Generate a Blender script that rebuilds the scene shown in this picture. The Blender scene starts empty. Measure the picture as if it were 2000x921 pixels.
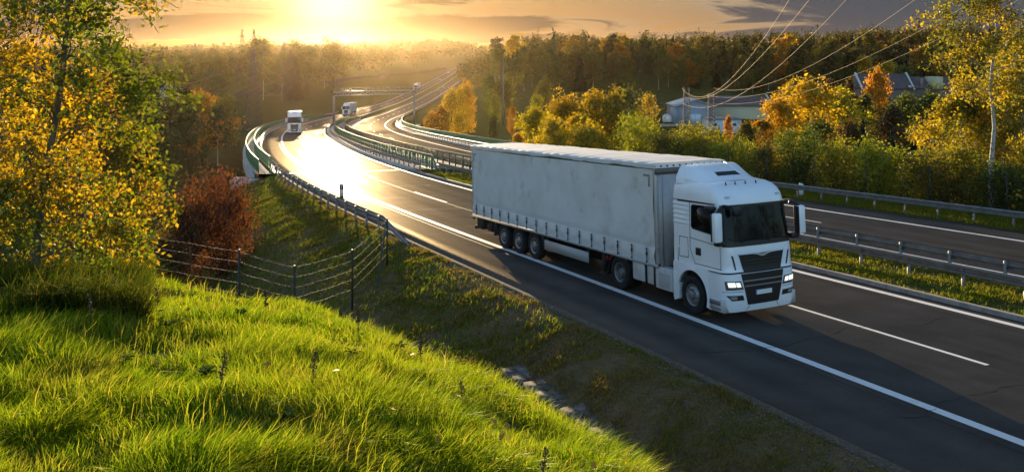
import bpy, bmesh, math
import numpy as np
from mathutils import Vector, Matrix, Quaternion

SC = bpy.context.scene
COL = SC.collection
R_ = math.radians
# ------------------------------------------------------------------ camera
F, HOR = 1700.0, 100.0          # focal length and horizon row, in pixels of a 2000 px wide picture
cam_d = bpy.data.cameras.new('camera')
cam = bpy.data.objects.new('camera', cam_d); COL.objects.link(cam)
cam.location = (0, 0, 0); cam.rotation_euler = (R_(90), 0, 0)
cam_d.sensor_width = 36.0; cam_d.lens = 36.0 * F / 2000.0
cam_d.shift_y = (HOR - 460.5) / 2000.0
cam_d.clip_start = 0.1; cam_d.clip_end = 9000
SC.camera = cam
# ------------------------------------------------------------------ light
SUN_AZ, SUN_EL = -11.6, 3.8     # degrees; azimuth measured from +Y towards +X
sdir = Vector((math.sin(R_(SUN_AZ)) * math.cos(R_(SUN_EL)), math.cos(R_(SUN_AZ)) * math.cos(R_(SUN_EL)), math.sin(R_(SUN_EL))))
sun_d = bpy.data.lights.new('sun', 'SUN'); sun_d.energy = 3.8; sun_d.angle = R_(0.6); sun_d.color = (1.0, 0.76, 0.44)
sun = bpy.data.objects.new('sun', sun_d); COL.objects.link(sun)
sun.rotation_euler = sdir.to_track_quat('Z', 'Y').to_euler()
SC.view_settings.view_transform = 'Standard'; SC.view_settings.look = 'None'
SC.view_settings.gamma = 1.0; SC.view_settings.use_curve_mapping = False
SC.view_settings.exposure = 1.92
SC.cycles.use_denoising = True
try: SC.cycles.denoiser = 'OPENIMAGEDENOISE'
except Exception: pass
SC.cycles.max_bounces = 7; SC.cycles.diffuse_bounces = 3; SC.cycles.glossy_bounces = 3
SC.cycles.transmission_bounces = 4; SC.cycles.transparent_max_bounces = 12; SC.cycles.volume_bounces = 0
SC.cycles.caustics_reflective = False; SC.cycles.caustics_refractive = False
SC.cycles.sample_clamp_indirect = 6.0

class NT:                        # small node-tree writer
    def __init__(s, tree): s.t = tree; s.n = tree.nodes; s.l = tree.links
    def new(s, typ, ins=None, **kw):
        n = s.n.new(typ)
        for k, v in kw.items(): setattr(n, k, v)
        for k, v in (ins or {}).items(): s.put(n.inputs[k], v)
        return n
    def put(s, sock, v):
        if isinstance(v, bpy.types.NodeSocket): s.l.new(v, sock)
        elif isinstance(v, bpy.types.Node): s.l.new(v.outputs[0], sock)
        else: sock.default_value = v
    def math(s, op, a, b=None, c=None, clamp=False):
        n = s.n.new('ShaderNodeMath'); n.operation = op; n.use_clamp = clamp
        s.put(n.inputs[0], a)
        if b is not None: s.put(n.inputs[1], b)
        if c is not None: s.put(n.inputs[2], c)
        return n.outputs[0]
    def mix(s, fac, a, b, mode='MIX'):
        n = s.n.new('ShaderNodeMix'); n.data_type = 'RGBA'; n.blend_type = mode; n.clamp_factor = True
        s.put(n.inputs[0], fac); s.put(n.inputs[6], a); s.put(n.inputs[7], b)
        return n.outputs[2]
    def ramp(s, fac, stops):
        n = s.n.new('ShaderNodeValToRGB'); e = n.color_ramp.elements
        while len(e) < len(stops): e.new(0.5)
        for q, (p, c) in zip(e, stops):
            q.position = p; q.color = c if len(c) == 4 else (*c, 1)
        s.put(n.inputs[0], fac); return n.outputs[0]
    def smooth(s, x, a, b):
        n = s.n.new('ShaderNodeMapRange'); n.interpolation_type = 'SMOOTHSTEP'
        s.put(n.inputs[0], x); n.inputs[1].default_value = a; n.inputs[2].default_value = b
        return n.outputs[0]
    def noise(s, vec, scale, detail=4, rough=0.55, dist=0.0):
        n = s.new('ShaderNodeTexNoise', {'Scale': scale, 'Detail': detail, 'Roughness': rough, 'Distortion': dist})
        if vec is not None: s.put(n.inputs['Vector'], vec)
        return n.outputs['Fac']

# sky: Nishita with banks of evening cloud and the bright air round the sun
world = bpy.data.worlds.new('World'); SC.world = world; world.use_nodes = True
w = NT(world.node_tree); w.n.clear()
sky = w.new('ShaderNodeTexSky', sky_type='NISHITA', sun_disc=False, sun_elevation=R_(SUN_EL), sun_rotation=R_(SUN_AZ),
            altitude=300, air_density=1.2, dust_density=1.6, ozone_density=1.0)
tc = w.new('ShaderNodeTexCoord')
sp = w.new('ShaderNodeSeparateXYZ', {0: tc.outputs['Generated']})
zc_ = w.math('ADD', w.math('MAXIMUM', sp.outputs[2], 0.0), 0.035)
cv = w.new('ShaderNodeCombineXYZ', {0: w.math('DIVIDE', sp.outputs[0], zc_), 1: w.math('DIVIDE', sp.outputs[1], zc_), 2: 0.0})
dt = w.new('ShaderNodeVectorMath', {0: tc.outputs['Generated'], 1: tuple(sdir)}, operation='DOT_PRODUCT').outputs['Value']
dtp = w.math('MAXIMUM', dt, 0.0)
near = w.math('POWER', dtp, 22.0)
glow1 = w.math('POWER', dtp, 800.0)
glow2 = w.math('POWER', dtp, 70.0)
azr = w.math('DIVIDE', sp.outputs[0], w.math('MAXIMUM', sp.outputs[1], 0.05)); el_ = sp.outputs[2]
cl = w.new('ShaderNodeCombineXYZ', {0: w.math('MULTIPLY', azr, 4.2), 1: w.math('MULTIPLY', el_, 30.0), 2: 3.7}).outputs[0]
cloud = w.noise(cl, 1.5, 8, 0.60, 0.6)
big = w.noise(cl, 0.7, 2, 0.5)
# a heavy grey bank to the right of the view, a flatter band to the left, clear air just above the hills
side = w.smooth(azr, 0.20, 0.36)
warp = w.math('MULTIPLY', w.math('SUBTRACT', w.noise(cl, 1.1, 4, 0.6), 0.5), 0.02)
elw = w.math('ADD', el_, warp)
bank = w.math('MULTIPLY', side, w.smooth(elw, 0.018, 0.034))
band = w.math('MULTIPLY', w.math('SUBTRACT', 1.0, w.smooth(azr, -0.10, 0.10)), w.math('MULTIPLY', w.smooth(elw, 0.006, 0.016), w.math('SUBTRACT', 1.0, w.smooth(elw, 0.030, 0.044))))
clear = w.math('SUBTRACT', 1.0, w.smooth(el_, 0.002, 0.016))
thr = w.math('ADD', w.math('MULTIPLY', w.math('SUBTRACT', big, 0.5), 0.35), w.math('ADD', w.math('MULTIPLY', bank, 0.22), w.math('ADD', w.math('MULTIPLY', band, 0.24), w.math('MULTIPLY', clear, -0.22))))
dens = w.smooth(w.math('ADD', cloud, thr), 0.49, 0.60)
rim = w.math('MULTIPLY', w.smooth(w.math('ADD', cloud, thr), 0.42, 0.50), w.math('SUBTRACT', 1.0, dens))
front = w.smooth(sp.outputs[1], -0.2, 0.5)
elev = sp.outputs[2]
low = w.smooth(elev, 0.04, 0.30)
warm_low = w.mix(near, (0.20, 0.195, 0.25, 1), (0.036, 0.029, 0.026, 1))   # thick evening air low over the hills dims and warms the sky
dome = (0.62, 0.86, 1.30, 1)
sdim = w.mix(low, warm_low, dome)
dimf = w.mix(front, dome, sdim)
skyc = w.mix(1.0, sky.outputs[0], dimf, 'MULTIPLY')
up = w.smooth(elev, 0.004, 0.055)
air = w.mix(w.math('POWER', dtp, 7.0), w.mix(up, (0.64, 0.50, 0.32, 1), (0.30, 0.37, 0.42, 1)), w.mix(up, (0.62, 0.27, 0.06, 1), (0.62, 0.42, 0.22, 1)))
skyc = w.mix(w.math('MULTIPLY', w.math('MULTIPLY', front, w.math('SUBTRACT', 1.0, low)), 0.82), skyc, air)
skyc = w.mix(w.math('MULTIPLY', w.math('MULTIPLY', rim, front), 0.6), skyc, w.mix(near, (0.75, 0.60, 0.42, 1), (0.95, 0.60, 0.28, 1)))
body = w.mix(near, (0.11, 0.14, 0.19, 1), (0.16, 0.085, 0.036, 1))
mixed = w.mix(w.math('MULTIPLY', w.math('MULTIPLY', dens, front), 0.92), skyc, body)
g1 = w.mix(1.0, mixed, w.mix(glow1, (0, 0, 0, 1), (3.2, 2.3, 1.1, 1)), 'ADD')
g2 = w.mix(1.0, g1, w.mix(glow2, (0, 0, 0, 1), (0.16, 0.08, 0.02, 1)), 'ADD')
bg = w.new('ShaderNodeBackground', {'Color': g2, 'Strength': 0.15})
w.new('ShaderNodeOutputWorld', {'Surface': bg})
world.cycles.sampling_method = 'AUTOMATIC'
# ------------------------------------------------------------------ helpers
def tag(o, label=None, cat=None, group=None, kind=None):
    if label: o['label'] = label
    if cat: o['category'] = cat
    if group: o['group'] = group
    if kind: o['kind'] = kind
    return o
def link(o, parent=None):
    COL.objects.link(o)
    if parent is not None: o.parent = parent
    return o
def empty(name, loc=(0, 0, 0), rz=0.0, mat=None):
    o = bpy.data.objects.new(name, None); COL.objects.link(o)
    if mat is not None: o.matrix_world = mat
    else: o.location = loc; o.rotation_euler = (0, 0, rz)
    return o
def make_mesh(name, V, polys, mat=None, smooth=False, sharp=None):
    """V (n,3); polys: list of int arrays (k, m): k faces of m corners each."""
    me = bpy.data.meshes.new(name)
    V = np.asarray(V, np.float32).reshape(-1, 3)
    me.vertices.add(len(V)); me.vertices.foreach_set('co', V.ravel())
    polys = [np.asarray(p, np.int32) for p in polys if len(p)]
    idx = np.concatenate([p.ravel() for p in polys]) if polys else np.zeros(0, np.int32)
    tot = np.concatenate([np.full(len(p), p.shape[1], np.int32) for p in polys]) if polys else np.zeros(0, np.int32)
    start = np.concatenate([[0], np.cumsum(tot)[:-1]]).astype(np.int32) if len(tot) else tot
    me.loops.add(len(idx)); me.loops.foreach_set('vertex_index', idx)
    me.polygons.add(len(tot)); me.polygons.foreach_set('loop_start', start)
    if smooth: me.polygons.foreach_set('use_smooth', np.ones(len(tot), bool))
    me.update(calc_edges=True); me.validate()
    if smooth and sharp: me.set_sharp_from_angle(angle=R_(sharp))
    if mat: me.materials.append(mat)
    return me
def mobj(name, me, parent=None):
    return link(bpy.data.objects.new(name, me), parent)
class MB:
    """collects boxes, bars, tubes, prisms and sheets into one mesh"""
    def __init__(s): s.V = []; s.P = {}; s.n = 0
    def add(s, V, F):
        V = np.asarray(V, float).reshape(-1, 3)
        for f in F:
            f = np.asarray(f, int)
            if f.ndim == 1: f = f[None]
            s.P.setdefault(f.shape[1], []).append(f + s.n)
        s.V.append(V); s.n += len(V); return s
    def box(s, c, d, rot=None):
        x, y, z = np.array(d) / 2.0
        V = np.array([[i, j, k] for i in (-x, x) for j in (-y, y) for k in (-z, z)])
        if rot is not None: V = V @ np.asarray(rot).T
        return s.add(V + np.array(c), [[[0, 1, 3, 2], [4, 6, 7, 5], [0, 4, 5, 1], [2, 3, 7, 6], [0, 2, 6, 4], [1, 5, 7, 3]]])
    def box2(s, a, b):
        a = np.array(a, float); b = np.array(b, float); return s.box((a + b) / 2, np.abs(b - a))
    def bbox(s, c, d, r):
        """box with chamfered vertical and horizontal edges"""
        bm = bmesh.new(); bmesh.ops.create_cube(bm, size=1.0)
        for v in bm.verts: v.co = Vector((v.co.x * d[0], v.co.y * d[1], v.co.z * d[2]))
        bmesh.ops.bevel(bm, geom=bm.edges[:], offset=r, segments=2, affect='EDGES', profile=0.5)
        bm.verts.index_update()
        V = [(v.co.x + c[0], v.co.y + c[1], v.co.z + c[2]) for v in bm.verts]
        Fs = [[v.index for v in f.verts] for f in bm.faces]; bm.free()
        return s.add(V, Fs)
    def bar(s, a, b, r, r2=None, n=4):
        a = np.array(a, float); b = np.array(b, float); r2 = r if r2 is None else r2
        return s.tube([a, b], [r, r2], n)
    def tube(s, pts, rad, n=6, cap=True):
        P = np.asarray(pts, float); k = len(P)
        rad = np.broadcast_to(np.asarray(rad, float), (k,))
        T = np.gradient(P, axis=0) if k > 2 else np.repeat((P[1] - P[0])[None], 2, 0)
        T = T / (np.linalg.norm(T, axis=1, keepdims=True) + 1e-12)
        ref = np.array([0, 0, 1.0]) if abs(T[:, 2]).mean() < 0.8 else np.array([1.0, 0, 0])
        U = np.cross(T, ref); U /= np.linalg.norm(U, axis=1, keepdims=True) + 1e-12
        W = np.cross(T, U)
        a = np.arange(n) / n * 2 * np.pi + np.pi / n
        V = P[:, None] + rad[:, None, None] * (np.cos(a)[None, :, None] * U[:, None] + np.sin(a)[None, :, None] * W[:, None])
        i = np.arange(k - 1)[:, None] * n; j = np.arange(n)[None]; j2 = (j + 1) % n
        Q = np.stack([i + j, i + j2, i + n + j2, i + n + j], -1).reshape(-1, 4)
        F = [Q]
        if cap: F += [np.arange(n)[::-1][None], (np.arange(n) + (k - 1) * n)[None]]
        return s.add(V.reshape(-1, 3), F)
    def prism(s, outline, axis, a, b):
        """outline: 2-D points; extruded along axis (0 x, 1 y, 2 z) from a to b"""
        O = np.asarray(outline, float); n = len(O)
        def put(v):
            W = np.zeros((n, 3)); ii = [q for q in range(3) if q != axis]
            W[:, ii[0]] = O[:, 0]; W[:, ii[1]] = O[:, 1]; W[:, axis] = v; return W
        V = np.concatenate([put(a), put(b)]); k = np.arange(n); k2 = (k + 1) % n
        return s.add(V, [np.stack([k, k2, k2 + n, k + n], 1), k[::-1][None], (k + n)[None]])
    def grid(s, G, close_u=False):
        """G (a,b,3) points -> quads"""
        G = np.asarray(G, float); a, b = G.shape[:2]
        i = np.arange(a if close_u else a - 1)[:, None]; j = np.arange(b - 1)[None]
        i2 = (i + 1) % a
        Q = np.stack([i * b + j, i2 * b + j, i2 * b + j + 1, i * b + j + 1], -1).reshape(-1, 4)
        return s.add(G.reshape(-1, 3), [Q])
    def lathe(s, prof, n, axis=1, c=(0, 0, 0), cap=False):
        """prof: (axial, radius) pairs; turned about axis through c"""
        P = np.asarray(prof, float); a = np.arange(n) / n * 2 * np.pi
        G = np.zeros((n, len(P), 3)); o = [q for q in range(3) if q != axis]
        G[:, :, axis] = P[None, :, 0]; G[:, :, o[0]] = P[None, :, 1] * np.cos(a)[:, None]; G[:, :, o[1]] = P[None, :, 1] * np.sin(a)[:, None]
        return s.grid(G + np.array(c), close_u=True)
    def mesh(s, name, mat=None, smooth=False, sharp=40):
        V = np.concatenate(s.V) if s.V else np.zeros((0, 3))
        return make_mesh(name, V, [np.concatenate(p) for p in s.P.values()], mat, smooth, sharp if smooth else None)
    def build(s, name, mat, parent=None, smooth=False, sharp=40):
        return mobj(name, s.mesh(name, mat, smooth, sharp), parent)
def children(o): return [c for c in bpy.data.objects if c.parent is o]
def copy_tree(o, kids, parent=None):
    """o with its parts and sub-parts; kids maps an object to its children"""
    c = o.copy(); COL.objects.link(c)
    if parent is not None: c.parent = parent
    for ch in kids.get(o.name, []): copy_tree(ch, kids, c)
    return c
def kid_map(o):
    m = {}
    def rec(q):
        m[q.name] = list(q.children)
        for ch in q.children: rec(ch)
    rec(o); return m
def vnoise(x, y, seed=0):
    x = np.asarray(x, float); y = np.asarray(y, float)
    xi = np.floor(x); yi = np.floor(y); u = x - xi; v = y - yi
    u = u * u * (3 - 2 * u); v = v * v * (3 - 2 * v)
    def h(a, b):
        t = np.sin(a * 127.1 + b * 311.7 + seed * 74.7) * 43758.5453
        return t - np.floor(t)
    return (h(xi, yi) * (1 - u) + h(xi + 1, yi) * u) * (1 - v) + (h(xi, yi + 1) * (1 - u) + h(xi + 1, yi + 1) * u) * v
def fbm(x, y, seed=0, o=3):
    s = 0; a = 1; t = 0
    for k in range(o): s = s + a * vnoise(x * 2 ** k, y * 2 ** k, seed + k); t += a; a *= 0.5
    return s / t
def sstep(x, a, b):
    t = np.clip((np.asarray(x, float) - a) / (b - a), 0, 1); return t * t * (3 - 2 * t)
def pix(px, py, y):
    """the point seen at (px, py) of the 2000 px picture at distance y in front of the camera"""
    return np.array([(px - 1000) / F * y, y, (HOR - py) / F * y])

# ------------------------------------------------------------------ materials
MATS = {}
def mat(name, col, rough=0.6, metal=0.0, spec=0.5, var=0.0, vscale=8.0, bump=0.0, bscale=40.0, coat=0.0, emit=0.0, dirt=None, coords='Object'):
    if name in MATS: return MATS[name]
    m = bpy.data.materials.new(name); m.use_nodes = True; t = NT(m.node_tree); t.n.clear()
    p = t.new('ShaderNodeBsdfPrincipled')
    p.inputs['Roughness'].default_value = rough; p.inputs['Metallic'].default_value = metal
    p.inputs['Specular IOR Level'].default_value = spec; p.inputs['Coat Weight'].default_value = coat
    c = (*col, 1)
    tcn = t.new('ShaderNodeTexCoord')
    if var or dirt or bump:
        vec = tcn.outputs[coords]
    if var:
        nf = t.noise(vec, vscale, 5, 0.6)
        c = t.mix(t.smooth(nf, 0.3, 0.7), tuple(q * (1 - var) for q in col) + (1,), tuple(min(1, q * (1 + var)) for q in col) + (1,))
    if dirt:
        nf = t.noise(vec, dirt[1], 6, 0.65)
        c = t.mix(t.smooth(nf, dirt[2], dirt[2] + 0.25), c, (*dirt[0], 1))
    t.put(p.inputs['Base Color'], c)
    if bump:
        b = t.new('ShaderNodeBump', {'Height': t.noise(vec, bscale, 4, 0.6), 'Strength': bump, 'Distance': 0.02})
        t.put(p.inputs['Normal'], b.outputs[0])
    if emit:
        p.inputs['Emission Color'].default_value = (*col, 1); p.inputs['Emission Strength'].default_value = emit
    t.new('ShaderNodeOutputMaterial', {'Surface': p.outputs[0]})
    MATS[name] = m; return m
def leaf_mat(name, col=None, trans=0.5, var=0.35, clump=0.6, warm=(1.15, 1.12, 0.5), hue=None):
    """col None: the object's own colour, so copies that share a mesh differ"""
    if name in MATS: return MATS[name]
    m = bpy.data.materials.new(name); m.use_nodes = True; t = NT(m.node_tree); t.n.clear()
    base = t.new('ShaderNodeObjectInfo').outputs['Color'] if col is None else (*col, 1)
    geo = t.new('ShaderNodeNewGeometry')
    rnd = geo.outputs['Random Per Island']
    k = t.ramp(rnd, [(0.0, (1 - var,) * 3), (0.5, (1, 1, 1)), (1.0, (1 + var, 1 + var * 0.9, 1))])
    c = t.mix(1.0, base, k, 'MULTIPLY')
    tcn = t.new('ShaderNodeTexCoord')
    cl = t.smooth(t.noise(tcn.outputs['Object'], clump, 2, 0.5), 0.35, 0.65)
    c = t.mix(cl, c, t.mix(1.0, c, (1.12, 1.0, 0.8, 1) if hue is None else (*hue, 1), 'MULTIPLY'))
    d = t.new('ShaderNodeBsdfDiffuse', {'Color': c})
    tr = t.new('ShaderNodeBsdfTranslucent', {'Color': t.mix(1.0, c, (*warm, 1), 'MULTIPLY')})
    g = t.new('ShaderNodeBsdfGlossy', {'Color': (0.6, 0.6, 0.6, 1), 'Roughness': 0.45})
    s1 = t.new('ShaderNodeMixShader', {0: trans, 1: d.outputs[0], 2: tr.outputs[0]})
    s2 = t.new('ShaderNodeMixShader', {0: 0.04, 1: s1.outputs[0], 2: g.outputs[0]})
    t.new('ShaderNodeOutputMaterial', {'Surface': s2.outputs[0]})
    MATS[name] = m; return m
STEEL = lambda: mat('galvanised_steel', (0.21, 0.22, 0.23), 0.45, 0.6, var=0.18, vscale=3.0, dirt=((0.10, 0.09, 0.08), 2.0, 0.56))
POSTM = lambda: mat('post_steel', (0.20, 0.19, 0.18), 0.55, 0.5, var=0.2, vscale=6.0)
GREEN = lambda: mat('green_paint', (0.045, 0.17, 0.06), 0.5, 0.0, var=0.25, vscale=2.0, dirt=((0.05, 0.08, 0.045), 3.0, 0.58))
CONC = lambda: mat('concrete', (0.36, 0.345, 0.32), 0.85, 0.0, 0.3, var=0.18, vscale=1.2, bump=0.25, bscale=9.0, dirt=((0.15, 0.14, 0.12), 0.6, 0.57))
BLACK = lambda: mat('black_plastic', (0.012, 0.012, 0.013), 0.45, 0, 0.4)
RUBBER = lambda: mat('rubber', (0.016, 0.016, 0.017), 0.8, 0, 0.25, var=0.3, vscale=10)
# ------------------------------------------------------------------ the lie of the land
_yk = np.array([-60, 0, 22, 60, 100, 158, 230, 302, 400, 523, 700, 1000, 1400, 2000.])
_zk = np.array([-2.6, -5.9, -7.1, -9.25, -11.6, -15, -18.9, -22, -23.6, -23.2, -20.6, -15, -12., -10])
_yd = np.arange(-60, 2000, 2.0); _zd = np.interp(_yd, _yk, _zk)
_kern = np.exp(-0.5 * (np.arange(-20, 21) / 8.0) ** 2); _kern /= _kern.sum()
_zp = np.convolve(np.pad(_zd, 20, mode='reflect', reflect_type='odd'), _kern, 'valid')
def zr(y): return np.interp(y, _yd, _zp)
_L = np.array([(32, -38), (24, -19.5), (16.2, -1.5), (8.8, 14.9), (5.4, 23.1), (2.2, 29.5), (-.3, 34.3), (-3, 39.8), (-7.4, 49), (-13.1, 62.3),
               (-18.7, 77.8), (-23.6, 92), (-28.6, 109), (-33.4, 126), (-39, 147), (-45, 173), (-50, 200), (-53.6, 228), (-56.4, 260), (-58, 300),
               (-58.6, 350), (-58.6, 400), (-58.6, 500), (-58.6, 700), (-58.6, 1000), (-55, 1300)], float)
def resample(P, step):
    P = np.asarray(P, float); s = np.concatenate([[0], np.cumsum(np.linalg.norm(np.diff(P, axis=0), axis=1))])
    q = np.arange(0, s[-1], step); return np.stack([np.interp(q, s, P[:, k]) for k in range(P.shape[1])], 1)
_p = resample(_L, 1.0)
for w_ in (12, 8):
    kk = np.exp(-0.5 * (np.arange(-3 * w_, 3 * w_ + 1) / w_) ** 2); kk /= kk.sum()
    _p = np.stack([np.convolve(np.pad(_p[:, q], 3 * w_, mode='reflect', reflect_type='odd'), kk, 'valid') for q in (0, 1)], 1)
PATH = resample(_p, 0.5); _t = np.gradient(PATH, axis=0); _t /= np.linalg.norm(_t, axis=1, keepdims=True)
NRM = np.stack([_t[:, 1], -_t[:, 0]], 1); SS = np.arange(len(PATH)) * 0.5
def s_at_y(y): return float(np.interp(y, PATH[:, 1], SS))
def at(s, d, dz=0.0):
    """point at chainage s, d metres right of the near edge line, dz above the road"""
    s = np.asarray(s, float); d = np.asarray(d, float)
    x = np.interp(s, SS, PATH[:, 0]) + d * np.interp(s, SS, NRM[:, 0]); y = np.interp(s, SS, PATH[:, 1]) + d * np.interp(s, SS, NRM[:, 1])
    return np.stack(np.broadcast_arrays(x, y, zr(y) + dz), -1)
def sd(x, y):
    x = np.ravel(x).astype(float); y = np.ravel(y).astype(float); S = np.zeros(len(x)); D = np.zeros(len(x)); YL = np.zeros(len(x))
    sub = PATH[::4]; sn = NRM[::4]; ssub = SS[::4]; st = _t[::4]
    for i in range(0, len(x), 4000):
        dx = x[i:i + 4000, None] - sub[None, :, 0]; dy = y[i:i + 4000, None] - sub[None, :, 1]
        k = (dx * dx + dy * dy).argmin(1); r = np.arange(len(k))
        D[i:i + 4000] = dx[r, k] * sn[k, 0] + dy[r, k] * sn[k, 1]
        S[i:i + 4000] = ssub[k] + dx[r, k] * st[k, 0] + dy[r, k] * st[k, 1]; YL[i:i + 4000] = sub[k, 1]
    return S, D, YL
BR0, BR1 = 71.0, 246.0           # the bridge, by distance in front of the camera
_gl = np.array([(-60, -7.0), (20, -8.6), (30, -9.0), (40, -11.5), (50, -13.6), (62, -16.5), (90, -20.5), (150, -22), (250, -22.5), (330, -21), (420, -17), (600, -15), (1000, -14), (1500, -9), (2200, 0), (4000, 4)])
_gr = np.array([(-60, -6.0), (20, -8.2), (40, -10.6), (60, -12.6), (90, -15.8), (150, -19), (220, -21), (330, -22.5), (400, -19), (460, -12), (540, -5), (640, -4), (800, -8), (1000, -10), (1500, -8), (2200, 0), (4000, 4)])
_ht = np.array([(-1.4, .20), (-.75, .235), (-.588, .245), (-.45, .258), (-.3, .286), (-.23, .296), (-.165, .318), (-.094, .350), (0, .397), (.118, .462), (.2235, .516), (.4, .63), (.8, .92), (1.5, 1.3)])
HA = 1.66
def hill(x, y):
    ph = np.arctan2(x, np.maximum(y, 1e-3)); ph = np.clip(ph, -0.95, 0.98)
    t = np.tan(ph); r = np.hypot(x, np.maximum(y, 0) + np.minimum(y, 0) * 0.25)
    S = np.interp(t, _ht[:, 0], _ht[:, 1] + .008) * np.cos(ph)
    n = (fbm(x * .55 + 9, y * .55, 3) - .5) * 0.22 * sstep(r, 2.5, 7)
    return -HA - S * S / (4 * HA) * r * r + n
def land(x, y):
    x = np.asarray(x, float); sh = x.shape; x = x.ravel(); y = np.asarray(y, float).ravel()
    S, D, YL = sd(x, y)
    zc = zr(y)
    vf = sstep(YL, BR0 - 1, BR0 + 26) * (1 - sstep(YL, BR1 - 24, BR1 + 2))
    n = (fbm(x / 60, y / 60, 11) - .5) * 2
    far = sstep(np.hypot(x, y), 90, 500)
    G = np.where(D < 10, np.interp(y, _gl[:, 0], _gl[:, 1]), np.interp(y, _gr[:, 0], _gr[:, 1])) + n * (0.7 + far * 4)
    G += np.where(D < 10, 0, sstep(x, 120, 330) * sstep(y, 250, 420) * 5)
    G += 15 * np.exp(-((x + 150) / 190) ** 2 - ((y - 1750) / 330) ** 2)
    out = np.where(D < 10, np.maximum(0, -(D + 3.5)), np.maximum(0, D - 27.0))
    near = 1 - sstep(y, 60, 90)
    z = np.minimum(np.maximum(G, zc - out / (2.1 + 1.1 * near * (1 - sstep(out, 1.6, 5))) - vf * 40), zc + out / 2.6)
    z = np.where((D > -3.5) & (D < 27), np.where(vf > 0.02, np.maximum(G, zc - vf * 40), zc), z)
    z = z - near * 0.30 * np.exp(-((D + 5.2) / 0.85) ** 2) * (y > -30) * (1 - sstep(y, 24, 30))
    rr = np.hypot(x, y); H = hill(x, y)
    H = np.where((rr < 34) & (D < -4), H, -99)
    k = 0.35; m = np.maximum(H, z); z = np.where(H > -50, m + k * np.log1p(np.exp(-np.abs(H - z) / k)), z)
    z = z + (fbm(x * 1.3, y * 1.3, 5) - .5) * 0.16 * ((D < -3.3) | (D > 24)) * (rr < 90)
    return z.reshape(sh)
def land1(x, y): return float(land(np.array([x]), np.array([y]))[0])

def ground_mat(name, a, b, c, s1=0.35, s2=3.0, bump=0.6):
    m = bpy.data.materials.new(name); m.use_nodes = True; t = NT(m.node_tree); t.n.clear()
    v = t.new('ShaderNodeTexCoord').outputs['Object']
    n1 = t.smooth(t.noise(v, s1, 5, 0.6), 0.36, 0.62); n2 = t.smooth(t.noise(v, s2, 6, 0.7), 0.35, 0.65); n3 = t.noise(v, 26.0, 3, 0.7)
    col = t.mix(n1, (*a, 1), (*b, 1)); col = t.mix(t.math('MULTIPLY', n2, 0.6), col, (*c, 1))
    col = t.mix(1.0, col, t.ramp(n3, [(0.25, (.55,) * 3), (0.75, (1.4,) * 3)]), 'MULTIPLY')
    p = t.new('ShaderNodeBsdfDiffuse', {'Color': col})
    h = t.math('ADD', t.noise(v, 9.0, 5, 0.7), t.math('MULTIPLY', n2, 0.6))
    t.put(p.inputs['Normal'], t.new('ShaderNodeBump', {'Height': h, 'Strength': bump, 'Distance': 0.12}).outputs[0])
    t.new('ShaderNodeOutputMaterial', {'Surface': p.outputs[0]}); return m
M_SOIL = ground_mat('turf_and_soil', (0.055, 0.085, 0.018), (0.085, 0.095, 0.028), (0.085, 0.062, 0.032))
M_VERGE = ground_mat('worn_verge', (0.10, 0.09, 0.026), (0.17, 0.11, 0.05), (0.19, 0.14, 0.09), 0.5, 2.2)
def axis(segs):
    out = [np.array([segs[0][0]])]
    for a, b, st in segs: out.append(np.arange(1, int(round(abs(b - a) / st)) + 1) * ((b - a) / int(round(abs(b - a) / st))) + a)
    return np.concatenate(out)
gx = axis([(-2600, -1000, 100), (-1000, -300, 25), (-300, -110, 6), (-110, -40, 2.5), (-40, -22, 1.0), (-22, 32, 0.5), (32, 70, 1.6), (70, 300, 6), (300, 1000, 25), (1000, 2600, 100)])
gy = axis([(-60, -14, 4), (-14, 30, 0.45), (30, 75, 0.9), (75, 130, 2.0), (130, 320, 4), (320, 700, 10), (700, 1500, 25), (1500, 2300, 100)])
GX, GY = np.meshgrid(gx, gy, indexing='ij')
GZ = land(GX, GY)
_S, _D, _YL = sd(GX, GY); _D = _D.reshape(GX.shape); _YL = _YL.reshape(GX.shape)
strip = (_YL < 70)
low = np.where(strip, sstep(_D, -11.0, -9.5) * (1 - sstep(_D, 26.2, 27.2)) * 0.5, 0)
low = np.maximum(low, np.where(~strip, sstep(_D, -4.2, -2.0) * (1 - sstep(_D, 21.5, 25.0)) * 0.6, 0))
ter = make_mesh('terrain', np.stack([GX, GY, GZ - low], -1), MB().grid(np.stack([GX, GY, GZ], -1)).P[4], M_SOIL, smooth=True)
tag(mobj('terrain', ter), 'rolling grassy ground around the motorway valley', kind='structure')

# ------------------------------------------------------------------ carriageways
def strip_mesh(name, s, ds, dz, material, skirt=0.0, uv=True, zf=None, smooth=False):
    s = np.asarray(s, float)[:, None]; ds = np.asarray(ds, float)[None]
    P = at(s, np.broadcast_to(ds, (len(s), ds.shape[1])), 0.0)
    if zf is not None: P[..., 2] = zf(P)
    P[..., 2] += dz
    D = np.broadcast_to(ds, P.shape[:2]); Sg = np.broadcast_to(s, P.shape[:2])
    if skirt:
        a = P[:, :1].copy(); a[..., 2] -= skirt; b = P[:, -1:].copy(); b[..., 2] -= skirt
        P = np.concatenate([a, P, b], 1); D = np.concatenate([D[:, :1], D, D[:, -1:]], 1); Sg = np.concatenate([Sg[:, :1], Sg, Sg[:, -1:]], 1)
    q = MB().grid(P); V = q.V[0]; Q = q.P[4][0]
    me = make_mesh(name, V, [Q], material, smooth)
    if uv:
        l = me.uv_layers.new(name='road'); ix = np.zeros(len(me.loops), np.int32); me.loops.foreach_get('vertex_index', ix)
        l.data.foreach_set('uv', np.stack([D.ravel()[ix], Sg.ravel()[ix]], 1).astype(np.float32).ravel())
    return me
S0, S1 = s_at_y(-25), s_at_y(1260)
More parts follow.
